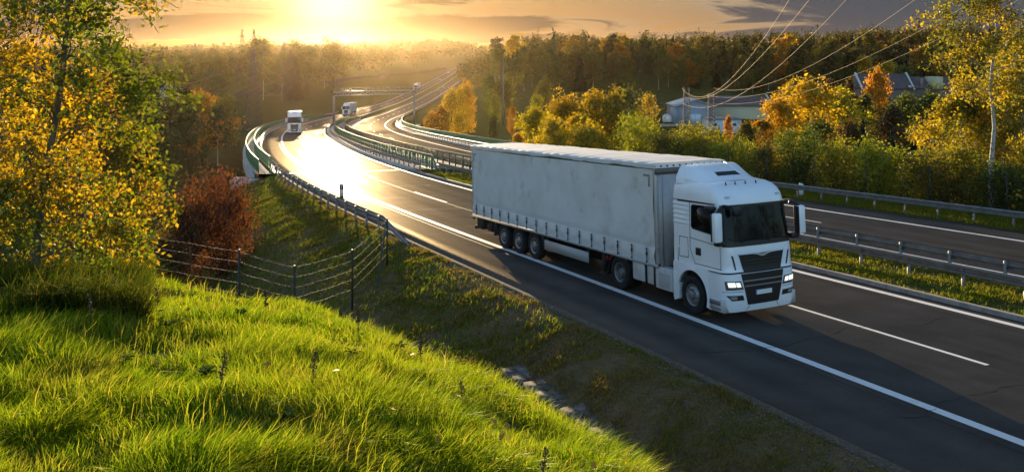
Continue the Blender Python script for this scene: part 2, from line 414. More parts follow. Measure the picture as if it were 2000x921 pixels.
SB0, SB1 = s_at_y(BR0), s_at_y(BR1)
def chain(a, b):
    """chainages, dense near the camera"""
    out = [a]
    while out[-1] < b:
        y = float(np.interp(out[-1], SS, PATH[:, 1])); out.append(out[-1] + (1.0 if y < 90 else 2.0 if y < 300 else 8.0))
    out[-1] = b; return np.array(out)
def asphalt():
    m = bpy.data.materials.new('asphalt'); m.use_nodes = True; t = NT(m.node_tree); t.n.clear()
    uv = t.new('ShaderNodeUVMap', uv_map='road').outputs[0]; ob = t.new('ShaderNodeTexCoord').outputs['Object']
    st = t.new('ShaderNodeVectorMath', {0: uv, 1: (1.0, 0.03, 1.0)}, operation='MULTIPLY').outputs[0]
    band = t.noise(st, 1.1, 3, 0.5); fine = t.noise(ob, 55.0, 3, 0.75); mid = t.noise(ob, 0.7, 4, 0.6)
    d = t.new('ShaderNodeSeparateXYZ', {0: uv}).outputs[0]
    w1 = t.math('ABSOLUTE', t.math('SUBTRACT', t.math('FRACT', t.math('DIVIDE', t.math('ADD', d, 0.0), 1.72)), 0.5))
    c = t.ramp(band, [(0.3, (0.044, 0.040, 0.037)), (0.7, (0.068, 0.060, 0.054))])
    c = t.mix(t.math('MULTIPLY', t.smooth(w1, 0.1, 0.5), 0.45), c, (0.038, 0.035, 0.033, 1))
    c = t.mix(1.0, c, t.ramp(fine, [(0.3, (.55,) * 3), (0.72, (1.6,) * 3)]), 'MULTIPLY')
    c = t.mix(1.0, c, t.ramp(mid, [(0.3, (.74,) * 3), (0.7, (1.2,) * 3)]), 'MULTIPLY')
    r = t.math('ADD', 0.44, t.math('MULTIPLY', t.math('SUBTRACT', band, 0.5), 0.35))
    nb = t.new('ShaderNodeBump', {'Height': fine, 'Strength': 0.35, 'Distance': 0.008}).outputs[0]
    d_ = t.new('ShaderNodeBsdfDiffuse', {'Color': c, 'Roughness': 0.6, 'Normal': nb}); g_ = t.new('ShaderNodeBsdfGlossy', {'Color': (1.0, 0.86, 0.66, 1), 'Roughness': r, 'Normal': nb})
    lw = t.new('ShaderNodeLayerWeight', {'Blend': 0.5}).outputs['Facing']
    s_ = t.new('ShaderNodeMixShader', {0: t.math('ADD', 0.02, t.math('MULTIPLY', t.math('POWER', lw, 3.0), 0.032)), 1: d_.outputs[0], 2: g_.outputs[0]})
    t.new('ShaderNodeOutputMaterial', {'Surface': s_.outputs[0]}); return m
M_ASPH = asphalt()
M_LINE = mat('road_paint', (0.74, 0.74, 0.72), 0.55, 0, 0.4, dirt=((0.42, 0.41, 0.39), 2.5, 0.54))
DL, DR = 0.0, 7.2                # near carriageway: edge lines
FL, FR = 13.3, 20.3              # far carriageway: edge lines
def structure(name, me, label): return tag(mobj(name, me), label, kind='structure')
structure('near_carriageway', strip_mesh('near_carriageway', chain(S0, S1), np.arange(-2.7, 7.75, 1.04), 0.0, M_ASPH, 0.5), 'asphalt carriageway that the white lorry drives on')
structure('far_carriageway', strip_mesh('far_carriageway', chain(S0, S1), np.arange(12.5, 22.85, 1.03), 0.0, M_ASPH, 0.5), 'asphalt carriageway beyond the double guardrail')
def lines():
    P = MB(); Dd = []
    def seg(a, b, d, wd):
        ss = chain(a, b); G = at(ss[:, None], np.array([[d - wd / 2, d + wd / 2]]), 0.004); P.grid(G)
    for d in (DL, DR, FL, FR): seg(S0, S1, d, 0.25)
    for base, d in ((0, (DL + DR) / 2 - .15), (9, (FL + FR) / 2)):
        s = s_at_y(17.9) - 17 * 4 + base if base == 0 else s_at_y(50) - 17 * 4
        y = 0
        while y < 900:
            seg(max(s, S0), max(s, S0) + 6.2, d, 0.13); s += 17; y = float(np.interp(s, SS, PATH[:, 1]))
    return P.mesh('road_markings', M_LINE)
structure('road_markings', lines(), 'white painted edge lines and lane dashes')
rs = np.random.default_rng(12); k = MB()
def seam(s, d, wd):
    a = at(s, d - wd / 2, 0.0025); b = at(s, d + wd / 2, 0.0025); k.grid(np.stack([a, b], 1))
ss_ = np.arange(S0, s_at_y(120), 0.8)
for d0 in (-0.42, 3.28, 12.9, 16.4): seam(ss_, d0 + np.cumsum(rs.normal(size=len(ss_))) * .004, .05)
for y0 in (13, 16.5, 21, 27, 33, 38, 46, 52, 58): # cracks sealed with bitumen across the lanes
    d_ = np.arange(rs.uniform(-2.4, 1), rs.uniform(4, 7.4), .25); seam(s_at_y(y0) + np.cumsum(rs.normal(size=len(d_))) * .10, d_, .0); a = at(s_at_y(y0) + np.cumsum(rs.normal(size=len(d_))) * .09, d_, .0026); k.grid(np.stack([a, a + np.array([.02, .05, 0])], 1))
structure('bitumen_seams', k.mesh('bitumen_seams', mat('bitumen', (.020, .019, .018), .6, 0, .2)), 'dark bitumen seams and sealed cracks in the asphalt')
KERB = mat('kerb_concrete', (0.22, 0.205, 0.185), 0.85, 0, 0.3, var=0.25, vscale=3.0, dirt=((0.09, 0.08, 0.06), 1.2, 0.55))
def kerb(d0, d1, h, s):
    G = np.stack([at(s, d0, -0.2), at(s, d0, h), at(s, d1, h), at(s, d1, -0.2)], 1); return MB().grid(G)
k = MB()
for a, b in ((S0, SB0), (SB1, s_at_y(500))):
    for d0, d1 in ((7.72, 7.98), (12.24, 12.5)):
        q = kerb(d0, d1, 0.11, chain(a, b)); k.add(q.V[0], q.P[4])
structure('median_kerb', k.mesh('median_kerb', KERB), 'low concrete kerbs along the grass median')
k = MB(); k.grid(np.stack([at(chain(S0, SB0), -2.98, -.2), at(chain(S0, SB0), -2.98, .012), at(chain(S0, SB0), -2.7, .006)], 1))
structure('road_edge', k.mesh('road_edge', mat('edge_gravel', (0.11, 0.088, 0.062), 0.95, 0, 0.2, var=0.4, vscale=14, bump=0.5, bscale=30)), 'crumbling pale edge of the hard shoulder')
def zmed(P): return P[..., 2] + 0.06 + (fbm(P[..., 0] * 1.1, P[..., 1] * 1.1, 8) - .4) * 0.12
for a, b in ((S0, SB0), (SB1, S1)):
    structure('median_grass', strip_mesh('median_grass', chain(a, b), np.linspace(7.95, 12.27, 9), 0.0, M_SOIL, zf=zmed, smooth=True), 'grass strip between the two carriageways')
def zland(P): return np.maximum(land(P[..., 0], P[..., 1]), -60)
def zverge(P):
    z = zland(P); return z
sv = np.arange(S0, s_at_y(70) + 0.1, 0.5)
structure('verge', strip_mesh('verge', sv, -np.concatenate([[2.9, 3.05, 3.3], np.arange(3.6, 11.3, 0.35)]), -0.012, M_VERGE, zf=zverge, smooth=True), 'brown grassy verge and ditch beside the hard shoulder')
structure('verge', strip_mesh('verge', sv, np.concatenate([[22.8, 23.1], np.arange(23.5, 28.1, 0.5)]), -0.012, M_SOIL, zf=zverge, smooth=True), 'grass verge below the far guardrail')
# joint where the bridge begins
k = MB(); k.box2((0, 0, 0), (1, 1, 1)); 
k = MB(); k.grid(at(np.array([SB0 - .0, SB0 + 0.35])[:, None], np.linspace(-2.7, 7.7, 12)[None], 0.0045))
structure('expansion_joint', k.mesh('expansion_joint', mat('joint_steel', (0.30, 0.28, 0.26), 0.3, 0.7)), 'steel expansion joint across the road at the bridge')
# side slip road far off to the left
sl = np.array([(-118, 352), (-98, 430), (-86, 510), (-78, 600), (-72, 720), (-66, 850)], float); sl = resample(sl, 12)
tt = np.gradient(sl, axis=0); tt /= np.linalg.norm(tt, axis=1, keepdims=True); nn = np.stack([tt[:, 1], -tt[:, 0]], 1)
G = np.stack([np.concatenate([sl + nn * d, (land(sl[:, 0], sl[:, 1]) + dz)[:, None]], 1) for d, dz in ((-3.2, -1), (-3.1, .7), (3.1, .7), (3.2, -1))], 1)
structure('slip_road', make_mesh('slip_road', G.reshape(-1, 3), MB().grid(G).P[4], mat('worn_asphalt', (0.07, 0.062, 0.055), 0.95, 0, 0.0, var=0.2, vscale=.3)), 'narrow side road climbing left of the motorway')
# ------------------------------------------------------------------ bridge, railings, guardrails
def sweep(MBo, s, prof, zf=None):
    """prof: (d, h) pairs swept along chainages s"""
    s = np.asarray(s, float)
    Pq = [at(s, d, 0) for d, h in prof]
    if zf is not None:
        z0 = zf(Pq[0])
        for q in Pq: q[:, 2] = z0
    for q, (d, h) in zip(Pq, prof): q[:, 2] += h
    return MBo.grid(np.stack(Pq, 1))
def sub(s0, s1, st): return np.append(np.arange(s0, s1 - 0.01, st), s1)
WPROF = [(0.0, 0.0), (0.03, 0.03), (0.03, 0.09), (-0.05, 0.13), (-0.05, 0.18), (0.03, 0.22), (0.03, 0.28), (0.0, 0.31)]
def guardrail(label, s0, s1, d, face, post=2.0, h=0.46, group=None, end_drop=False, double=False, zf=None, postlen=0.8, maxp=96):
    """face +1: rail on the right side of its posts (larger d)"""
    root = empty('guardrail', tuple(at(s0, d)))
    tag(root, label, 'guardrail', group)
    inv = Matrix.Translation(-root.location)
    def bld(m, name, mt, par=root, smooth=False):
        me = m.mesh(name, mt, smooth); me.transform(inv); return mobj(name, me, par)
    ss = chain(s0, s1)
    for off, hh in (((0.09, h),) if not double else ((0.09, h),)):
        b = MB(); pr = [(d + face * (off + q), hh + z) for q, z in WPROF]
        sweep(b, ss, pr); sweep(b, ss, [(q - face * 0.012, z) for q, z in pr][::-1])
        if end_drop:
            for e, sgn in ((s0, -1),):
                a = [at(e, q, z) for q, z in pr]; c = [at(e + sgn * 4.5, q, z - h - .34) for q, z in pr]
                c = [np.array([v[0], v[1], v[2]]) for v in c]; b.grid(np.stack([np.array(a), np.array(c)], 0))
        bld(b, 'rail', STEEL(), smooth=True)
    n = 0; rest = MB()
    for s in np.arange(s0 + 0.4, s1, post):
        p = at(s, d); nx = np.interp(s, SS, NRM[:, 0]); ny = np.interp(s, SS, NRM[:, 1])
        r = np.array([[nx, -ny, 0], [ny, nx, 0], [0, 0, 1]])
        bx = MB(); bx.box((p[0], p[1], p[2] + h + .28 - postlen / 2 - 0.25), (0.10, 0.065, postlen + 0.5), r)
        bx.box((p[0] + nx * face * 0.05, p[1] + ny * face * 0.05, p[2] + h + .155), (0.06, 0.09, 0.2), r)
        if n < maxp: bld(bx, 'post', POSTM())
        else: rest.add(np.concatenate(bx.V), [np.concatenate(v) for v in bx.P.values()])
        n += 1
    if rest.V:
        o = bld(rest, 'post', POSTM()); o['kind'] = 'stuff'
    return root
sY = s_at_y
G1 = 'guardrails along the motorway'
guardrail('grey steel guardrail on posts between the grass bank and the hard shoulder', sY(39.8), SB0, -3.25, +1, 2.0, group=G1, end_drop=True)
guardrail('near guardrail of the grass median, its rail facing the lorry lane', S0, SB0 - 2, 9.8, -1, 2.0, group=G1)
guardrail('second guardrail of the grass median, facing the empty far lanes', S0, SB0 + 4, 11.75, +1, 2.0, group=G1)
guardrail('guardrail on the far verge in front of the mesh fence and willows', S0, SB0 + 2, 23.75, -1, 2.0, group=G1)
guardrail('guardrail inside the green railings on the outer side of the bridge bend', SB0, SB1 + 60, -3.0, +1, 2.0, group=G1)
guardrail('guardrail before the green slatted railing at the inner edge of the near bridge', SB0 - 2, SB1 + 2, 8.35, -1, 2.0, group=G1)
guardrail('guardrail before the dark picket railing of the far bridge', SB0 + 4, SB1 + 2, 12.0, +1, 2.0, group=G1)
guardrail('guardrail inside the green panel parapet on the right of the far bridge', SB0 + 2, SB1 + 26, 23.3, -1, 2.0, group=G1)
def railing(name, label, s0, s1, d, h, slat_w, period, base=0.08, post=2.0, colour=None, brace=None, thick=0.03, lower=(0.14,), solid_from=None, group='railings on the bridge', capw=0.035, zoff=0.0):
    m = colour or GREEN()
    root = empty(name, tuple(at(s0, d))); tag(root, label, 'railing', group); inv = Matrix.Translation(-root.location)
    def bld(b, nm, mt): me = b.mesh(nm, mt); me.transform(inv); return mobj(nm, me, root)
    ss = sub(s0, s1, 1.0); b = MB()
    sweep(b, ss, [(d - capw, h - .04 + zoff), (d - capw, h + .03 + zoff), (d + capw, h + .03 + zoff), (d + capw, h - .04 + zoff), (d - capw, h - .04 + zoff)])
    bld(b, 'top_rail', mat('rail_cap', (0.12, 0.20, 0.10), 0.6, 0.0, var=0.2, vscale=3))
    b = MB()
    for z in lower: sweep(b, ss, [(d - .02, z - .025 + zoff), (d - .02, z + .025 + zoff), (d + .02, z + .025 + zoff), (d + .02, z - .025 + zoff), (d - .02, z - .025 + zoff)])
    bld(b, 'lower_rail', m)
    b = MB()
    for s in np.arange(s0 + period / 2, s1, period):
        p = at(s, d); nx = np.interp(s, SS, NRM[:, 0]); ny = np.interp(s, SS, NRM[:, 1]); r = np.array([[nx, -ny, 0], [ny, nx, 0], [0, 0, 1]])
        b.box((p[0], p[1], p[2] + (h + base) / 2 - .02 + zoff), (thick, slat_w, h - base - .05), r)
    bld(b, 'slats', m)
    n = 0
    rest = MB()
    for s in np.append(np.arange(s0, s1, post), s1):
        p = at(s, d); nx = np.interp(s, SS, NRM[:, 0]); ny = np.interp(s, SS, NRM[:, 1]); r = np.array([[nx, -ny, 0], [ny, nx, 0], [0, 0, 1]])
        q = MB(); q.box((p[0] , p[1], p[2] + h / 2 + zoff - .01), (0.075, 0.08, h), r)
        if n < 92: bld(q, 'post', m)
        else: rest.add(np.concatenate(q.V), [np.concatenate(v) for v in q.P.values()])
        n += 1
    if rest.V: bld(rest, 'post', m)['kind'] = 'stuff'
    if brace:
        q = MB(); q.bar(at(s0, d, h + zoff), at(s0 - brace, d, 0.1 + zoff), 0.06); bld(q, 'end_brace', m)
    return root
railing('bridge_parapet', 'outer parapet of close green panels above the white concrete edge of the bridge', SB0 - 1, SB1 + 8, -4.55, 1.08, 0.235, 0.25, base=0.12, zoff=0.15)
railing('bridge_railing', 'dark green inner railing with upright slats and a slanting end brace by the hard shoulder', SB0 - .2, SB1 + 10, -3.62, 1.42, 0.13, 0.55, brace=1.8, lower=(0.5,))
railing('bridge_railing', 'green slatted railing with a slanting end brace on the inner edge of the near bridge', SB0 - 2, SB1 - 2, 9.3, 1.25, 0.2, 0.62, brace=1.6, lower=(0.3, 0.75), zoff=0.1)
railing('bridge_railing', 'dark brown green picket railing along the gap, on the edge of the far bridge', SB0 - 8, SB1 - 2, 11.35, 1.35, 0.05, 0.36, lower=(0.2,), colour=mat('dark_green_paint', (0.05, 0.075, 0.04), 0.5, 0, var=.3), zoff=0.1)
railing('bridge_parapet', 'green panel parapet on the right of the far bridge before the grass slope', SB0 - 4, SB1 + 4, 24.35, 1.08, 0.235, 0.25, base=0.12, zoff=0.15)
root = empty('road_bridge', tuple(at(SB0, 0))); tag(root, 'curved concrete motorway bridge with pale edge beams and square piers', 'bridge')
inv = Matrix.Translation(-root.location)
def bbld(b, nm, mt, par=root): me = b.mesh(nm, mt); me.transform(inv); return mobj(nm, me, par)
for lo, hi, tops in ((-4.9, 9.75, (-4.9, -2.72, 7.76, 9.75)), (10.95, 24.75, (10.95, 12.48, 22.86, 24.75))):
    ss = sub(SB0 - 1.5, SB1 + 2, 1.5)
    for a, b_ in ((tops[0], tops[1]), (tops[2], tops[3])):
        b = MB(); sweep(b, ss, [(a, -0.95), (a, 0.14), (b_, 0.14), (b_, -0.95)]); sweep(b, ss[:2], [(a, 0.14), (b_, 0.14), (b_, -0.95), (a, -0.95)])
        bbld(b, 'edge_beam', mat('pale_concrete', (0.36, 0.35, 0.33), 0.8, 0, 0.3, var=0.15, vscale=0.8, dirt=((0.24, 0.23, 0.2), 0.5, 0.6), bump=0.15, bscale=6))
    b = MB(); sweep(b, ss, [(lo + .3, -0.96), (lo + 2.6, -1.9), (hi - 2.6, -1.9), (hi - .3, -0.96)]); bbld(b, 'deck', CONC())
    for s in np.arange(SB0 + 26, SB1 - 15, 33):
        p0 = at(s, (lo + hi) / 2); zb = land1(p0[0], p0[1]) - 0.5
        b = MB(); b.box((p0[0], p0[1], (p0[2] - 1.8 + zb) / 2), (3.6, 1.5, p0[2] - 1.8 - zb)); bbld(b, 'pier', CONC())
b = MB()
p = at(SB0 - 1.0, -6.0); zb = land1(p[0], p[1])
b.box((p[0] + .4, p[1] + 0.6, zb + 0.05), (2.2, 1.5, 1.1)); bbld(b, 'wing_wall', CONC())
b = MB(); G = at(np.array([SB0 - 1.5, SB0 + 1.5])[:, None], np.linspace(-4.8, 24.6, 20)[None], -2.2); b.grid(G)
for sgn in (SB0 + 1.5, SB1 - 1.5):
    q = at(sgn, np.linspace(-5.2, 25, 24)); bt = q.copy(); bt[:, 2] -= 9; tp = q.copy(); tp[:, 2] -= 0.6; b.grid(np.stack([tp, bt], 1))
bbld(b, 'abutment', CONC())

# sign gantry over the far carriageway, seen from behind
Lp = np.array([*pix(652, 243, 226)[:2], 0]); Rp_ = np.array([*pix(809, 228, 240)[:2], 0])
Lp[2] = zr(Lp[1]); Rp_[2] = land1(Rp_[0], Rp_[1])
gz = Lp[2] + 7.0
root = empty('sign_gantry', tuple(Lp)); tag(root, 'grey steel gantry spanning the far lanes beyond the bridge', 'gantry'); inv = Matrix.Translation(-root.location)
def gb(b, nm, mt=None): me = b.mesh(nm, mt or mat('gantry_steel', (0.26, 0.25, 0.24), 0.5, 0.4, var=.15)); me.transform(inv); return mobj(nm, me, root)
for q in (Lp, Rp_):
    b = MB(); b.box((q[0], q[1], (q[2] - .3 + gz - 0.1) / 2), (0.5, 0.55, gz - q[2] + .2)); gb(b, 'post')
b = MB(); d_ = (Rp_ - Lp) * np.array([1, 1, 0]); n_ = 14
A = Lp * np.array([1, 1, 0]) + np.array([0, 0, gz]); B = A + d_
for z in (0, 0.95): b.bar(A + (0, 0, z), B + (0, 0, z), 0.2)
for i in range(n_):
    a0 = A + d_ * i / n_; a1 = A + d_ * (i + 1) / n_; b.bar(a0, a1 + (0, 0, .95), 0.09); b.bar(a1, a1 + (0, 0, .95), 0.09)
gb(b, 'truss_beam')
b = MB(); b.box(tuple((A + B) / 2 + (0, 0.5, 0.95)), (abs(d_[0]), 0.7, 0.06)); gb(b, 'walkway')
b = MB()
for z in (1.5, 1.95): b.bar(A + (0, .8, z), B + (0, .8, z), 0.03)
for i in range(16): b.bar(A + d_ * i / 15 + (0, .8, .95), A + d_ * i / 15 + (0, .8, 1.95), 0.03)
gb(b, 'handrail')
for f in (0.10, 0.2, .36, .42, 0.66, 0.8):
    b = MB(); q = A + d_ * f; b.box(tuple(q + (0, 0, 1.5)), (0.5, 0.4, 0.6)); b.bar(q + (0, 0, .7), q + (0, 0, 1.3), 0.05); gb(b, 'camera_box')
# small control cabinet by the gantry foot
b = MB(); q = Rp_ + np.array([1.3, -1.5, 0]); q[2] = land1(q[0], q[1]); b.bbox(tuple(q + (0, 0, .7)), (1.1, .7, 1.5), .04)
tag(b.build('control_cabinet', mat('cabinet_grey', (0.4, .4, .38), .6)), 'small grey cabinet at the foot of the gantry post', 'cabinet')

# delineator posts
def delineator(p, label):
    root = empty('delineator_post', tuple(p)); tag(root, label, 'marker post')
    b = MB(); b.prism([(-.12, -.3), (.12, -.3), (.12, .72), (-.12, .80)], 1, -.06, .06); b.build('post', mat('marker_white', (.72, .72, .7), .5), root)
    b = MB(); b.prism([(-.124, .42), (.124, .42), (.124, .62), (-.124, .68)], 1, -.065, .065); q = b.build('black_band', BLACK(), root)
    b = MB(); b.box((0, -.068, .53), (.08, .01, .13)); b.build('reflector', mat('amber_reflector', (.75, .35, .05), .3), q)
p = pix(667, 395, 53.5); p = np.array([p[0], p[1], zr(p[1])]); delineator(p, 'white marker post with black band at the edge of the hard shoulder')
S_, D_, _ = sd([32.0], [58.0])
p = at(s_at_y(43.2), 24.4); p[2] = zland(p[None])[0]; delineator(p, 'white marker post behind the far guardrail beside the willows')

# wire fence on the bank (posts, strands)
def wire_fence(tops, label, name='wire_fence', strands=5, post_r=0.035, brace=None, hs=None):
    pts = []
    for px, py, y in tops:
        q = pix(px, py, y); q2 = np.array([q[0], q[1], land1(q[0], q[1])]); pts.append((q2, q))
    root = empty(name, tuple(pts[0][0])); tag(root, label, 'fence'); inv = Matrix.Translation(-root.location)
    def fb(b, nm, mt): me = b.mesh(nm, mt); me.transform(inv); return mobj(nm, me, root)
    for a, t in pts:
        b = MB(); b.tube([a - (0, 0, .3), t], post_r, 6); fb(b, 'post', mat('fence_post_dark', (0.018, 0.02, 0.017), .6))
    for k in range(strands):
        f = 0.96 - k * 0.2
        b = MB()
        for (a, t), (a2, t2) in zip(pts[:-1], pts[1:]):
            p, q = t + (0, 0, -(1 - f) * 1.6), t2 + (0, 0, -(1 - f) * 1.6); u = np.linspace(0, 1, 24)[:, None]
            P = p + (q - p) * u; P[:, 2] -= 0.025 * 4 * u[:, 0] * (1 - u[:, 0]); P[:, 2] += np.sin(u[:, 0] * 14 + k) * .006
            b.tube(P, 0.0048, 4)
        fb(b, 'wire', mat('fence_wire', (0.13, 0.09, 0.05), .7, .0))
    if brace:
        b = MB(); b.tube([np.array(brace[0]), np.array(brace[1])], post_r, 6); fb(b, 'brace', mat('fence_post_green', (0.03, 0.05, 0.035), .6))
    return root
bt = pix(754, 434, 32.9); bb = pix(735, 560, 30.5); bb[2] = land1(bb[0], bb[1]) - .1
wire_fence([(60, 452, 27.5), (271, 452, 27.0), (467, 487, 26.8), (575, 518, 27.5), (688, 487, 29.5), (756, 426, 33)], 'sagging wire fence on thin dark posts beyond the crest of the green bank', brace=(bt, bb))
# tall thin mesh fence at the far verge
root = empty('mesh_fence', tuple(at(S0, 27.3))); tag(root, 'tall thin dark post and wire fence in front of the willow bushes', 'fence'); inv = Matrix.Translation(-root.location)
pp = []
for s in np.arange(sY(16), sY(66), 4.6):
    q = at(s, 27.3); q[2] = land1(q[0], q[1]); pp.append(q); b = MB(); b.tube([q - (0, 0, .3), q + (0, 0, 2.3)], .035, 6); me = b.mesh('post', mat('fence_post_dark', (0.018, 0.02, 0.017), .6)); me.transform(inv); mobj('post', me, root)
b = MB(); pp = np.array(pp)
for z in np.arange(0.15, 2.2, 0.3): b.tube(pp + (0, 0, z), 0.006, 3)
me = b.mesh('wire', mat('mesh_wire', (0.05, 0.05, 0.045), .6, .5)); me.transform(inv); mobj('wire', me, root)
# drain channel of concrete slabs at the foot of the bank
b = MB()
ss = np.arange(s_at_y(19.4), s_at_y(23.6), 0.62)
for s in ss:
    for d0, d1, tilt in ((-5.44, -5.16, .0), (-5.14, -4.86, .05)):
        q = [at(s, d0), at(s, d1), at(s + .58, d1), at(s + .58, d0)]
        for v in q: v[2] = 0
        cz = land1(*at(s + .3, -5.2)[:2]) + .05
        V = np.array(q); V[:, 2] = cz; V[[0, 3], 2] += tilt if d0 < -5.6 else 0; V[[1, 2], 2] += tilt if d0 > -5.15 else 0
        b.add(np.concatenate([V, V - (0, 0, .12)]), [[[0, 1, 2, 3], [0, 4, 5, 1], [1, 5, 6, 2], [2, 6, 7, 3], [3, 7, 4, 0]]])
tag(b.build('drain_channel', mat('dark_concrete', (.13, .12, .11), .95, 0, .1, var=.4, vscale=3, bump=.3, bscale=8)), 'shallow drain of grey concrete slabs in the ditch below the green bank', 'drain')
# ------------------------------------------------------------------ articulated lorry (local: +x forward, y across, front bumper at x = 0)
PAINT = mat('white_cab_paint', (0.80, 0.82, 0.85), 0.28, 0, 0.5, coat=0.4, var=0.03, vscale=1.5, dirt=((0.5, 0.49, 0.47), 1.6, 0.66))
PAINT2 = mat('dusty_white_paint', (0.50, 0.49, 0.48), 0.5, 0, 0.4, var=0.1, vscale=2.5, dirt=((0.26, 0.24, 0.22), 2.2, 0.56))
GLASSB = BLACK()
SEAM = mat('seam_dark', (0.02, 0.02, 0.022), 0.7)
CHROME = mat('chrome', (0.42, 0.43, 0.45), 0.28, 0.6)
GREYM = mat('grey_plastic', (0.16, 0.16, 0.165), 0.5, 0, .4)
CHAS = mat('chassis_dark', (0.022, 0.021, 0.02), 0.75, 0, .3, var=.3, vscale=4)
RIM = mat('steel_rim', (0.24, 0.24, 0.245), 0.42, 0.6, var=.2, vscale=8, dirt=((.12, .11, .1), 6, .6))
def glass_mat():
    m = bpy.data.materials.new('dark_glass'); m.use_nodes = True; t = NT(m.node_tree); t.n.clear()
    tr = t.new('ShaderNodeBsdfTransparent', {'Color': (0.20, 0.21, 0.20, 1)}); gl = t.new('ShaderNodeBsdfGlossy', {'Color': (1, 1, 1, 1), 'Roughness': 0.02})
    fr = t.new('ShaderNodeFresnel', {'IOR': 1.5})
    s = t.new('ShaderNodeMixShader', {0: t.math('MULTIPLY', fr.outputs[0], 0.9, clamp=True), 1: tr.outputs[0], 2: gl.outputs[0]})
    t.new('ShaderNodeOutputMaterial', {'Surface': s.outputs[0]}); return m
GLASS = glass_mat()
HW = 1.22
_zp2 = np.array([0.25, 0.40, 0.62, 0.95, 1.30, 1.36, 1.75, 1.96, 2.0, 2.5, 3.0, 3.06, 3.22, 3.36, 3.46, 3.53, 3.57])
_xp2 = np.array([-.06, -.02, 0.0, 0.01, 0.0, -.02, -.02, -.04, -.05, -.13, -.22, -.22, -.27, -.37, -.50, -.68, -.98])
_wp2 = np.array([1.20, 1.23, 1.24, 1.24, 1.235, 1.215, 1.21, 1.20, 1.20, 1.195, 1.185, 1.185, 1.175, 1.15, 1.11, 1.04, .90])
def fx(y, z):
    x0 = np.interp(z, _zp2, _xp2); w0 = np.interp(z, _zp2, _wp2); r = 0.30
    a = np.minimum(np.abs(y), w0 - 1e-4)
    bul = 0.075 * (a / w0) ** 2
    c = np.clip((a - (w0 - r)) / r, 0, 1)
    return x0 - bul - r * 0.85 * (1 - np.sqrt(np.maximum(0, 1 - c * c)))
def shell(zs, back, name, par, material, cap_top=False, cap_bot=False):
    th = np.linspace(-1, 1, 41); rings = []
    for z in zs:
        w0 = float(np.interp(z, _zp2, _wp2)); y = w0 * np.sin(th * np.pi / 2) * 0.5 + w0 * th * 0.5
        y[0], y[-1] = -w0, w0
        y = np.sign(y) * np.minimum(np.abs(y), w0)
        e = np.abs(th) ** 0.55 * np.sign(th); y = w0 * e if False else y
        X = fx(y, np.full_like(y, z)); bk = back(z) if callable(back) else back
        yb = np.array([w0 - .05, w0]); xs = np.array([bk, bk + .05])
        P = [(xs[0], -yb[0], z), (xs[1], -yb[1], z)] + [(min(X[0], X[0]) * .5 + bk * .5, -w0, z)] + [(a, b, z) for a, b in zip(X, y)] + [(X[-1] * .5 + bk * .5, w0, z), (xs[1], yb[1], z), (xs[0], yb[0], z)]
        rings.append(P)
    G = np.array(rings); b = MB(); b.grid(np.transpose(G, (1, 0, 2)), close_u=True)
    n = G.shape[1]; nz = len(zs)
    V = np.concatenate(b.V)
    if cap_top: b.P.setdefault(n, []).append((np.arange(n) * nz + nz - 1)[None])
    if cap_bot: b.P.setdefault(n, []).append((np.arange(n) * nz)[::-1][None])
    return b.build(name, material, par, smooth=True, sharp=38)
def fpatch(b, corners, off=0.012, nu=14, nv=6, thick=0.02):
    """patch on the cab front: corners (y,z) TL, TR, BR, BL"""
    TL, TR, BR, BL = [np.array(c, float) for c in corners]
    u = np.linspace(0, 1, nu)[:, None, None]; v = np.linspace(0, 1, nv)[None, :, None]
    YZ = (TL * (1 - u) + TR * u) * (1 - v) + (BL * (1 - u) + BR * u) * v
    X = fx(YZ[..., 0], YZ[..., 1])
    o = np.stack([X + off, YZ[..., 0], YZ[..., 1]], -1); i = o.copy(); i[..., 0] -= thick + off
    b.grid(o)
    for e in (np.stack([o[0], i[0]], 0), np.stack([i[-1], o[-1]], 0), np.stack([i[:, 0], o[:, 0]], 1).transpose(1, 0, 2), np.stack([o[:, -1], i[:, -1]], 1).transpose(1, 0, 2)): b.grid(e)
    return b
def fstrip(b, pts, w=0.012, off=0.006):
    """seam line drawn over the cab front through (y,z) points"""
    P = resample(np.array(pts, float), 0.03); X = fx(P[:, 0], P[:, 1]) + off
    t = np.gradient(P, axis=0); t /= np.linalg.norm(t, axis=1, keepdims=True); n = np.stack([-t[:, 1], t[:, 0]], 1) * w / 2
    b.grid(np.stack([np.stack([X, P[:, 0] + n[:, 0], P[:, 1] + n[:, 1]], 1), np.stack([X, P[:, 0] - n[:, 0], P[:, 1] - n[:, 1]], 1)], 1)); return b
def sline(b, side, pts, w=0.02, y=None, off=0.003):
    w = max(w, .018)
    """seam on the cab side through (x,z) points"""
    for (a, c) in zip(pts[:-1], pts[1:]):
        a = np.array(a, float); c = np.array(c, float); t = (c - a) / np.linalg.norm(c - a); n = np.array([-t[1], t[0]]) * w / 2
        q = [a + n, c + n, c - n, a - n]; yy = [side * ((np.interp(v[1], _zp2, _wp2) if y is None else y) + off) for v in q]
        b.add([(v[0], k, v[1]) for v, k in zip(q, yy)], [[[0, 1, 2, 3]]])
    return b
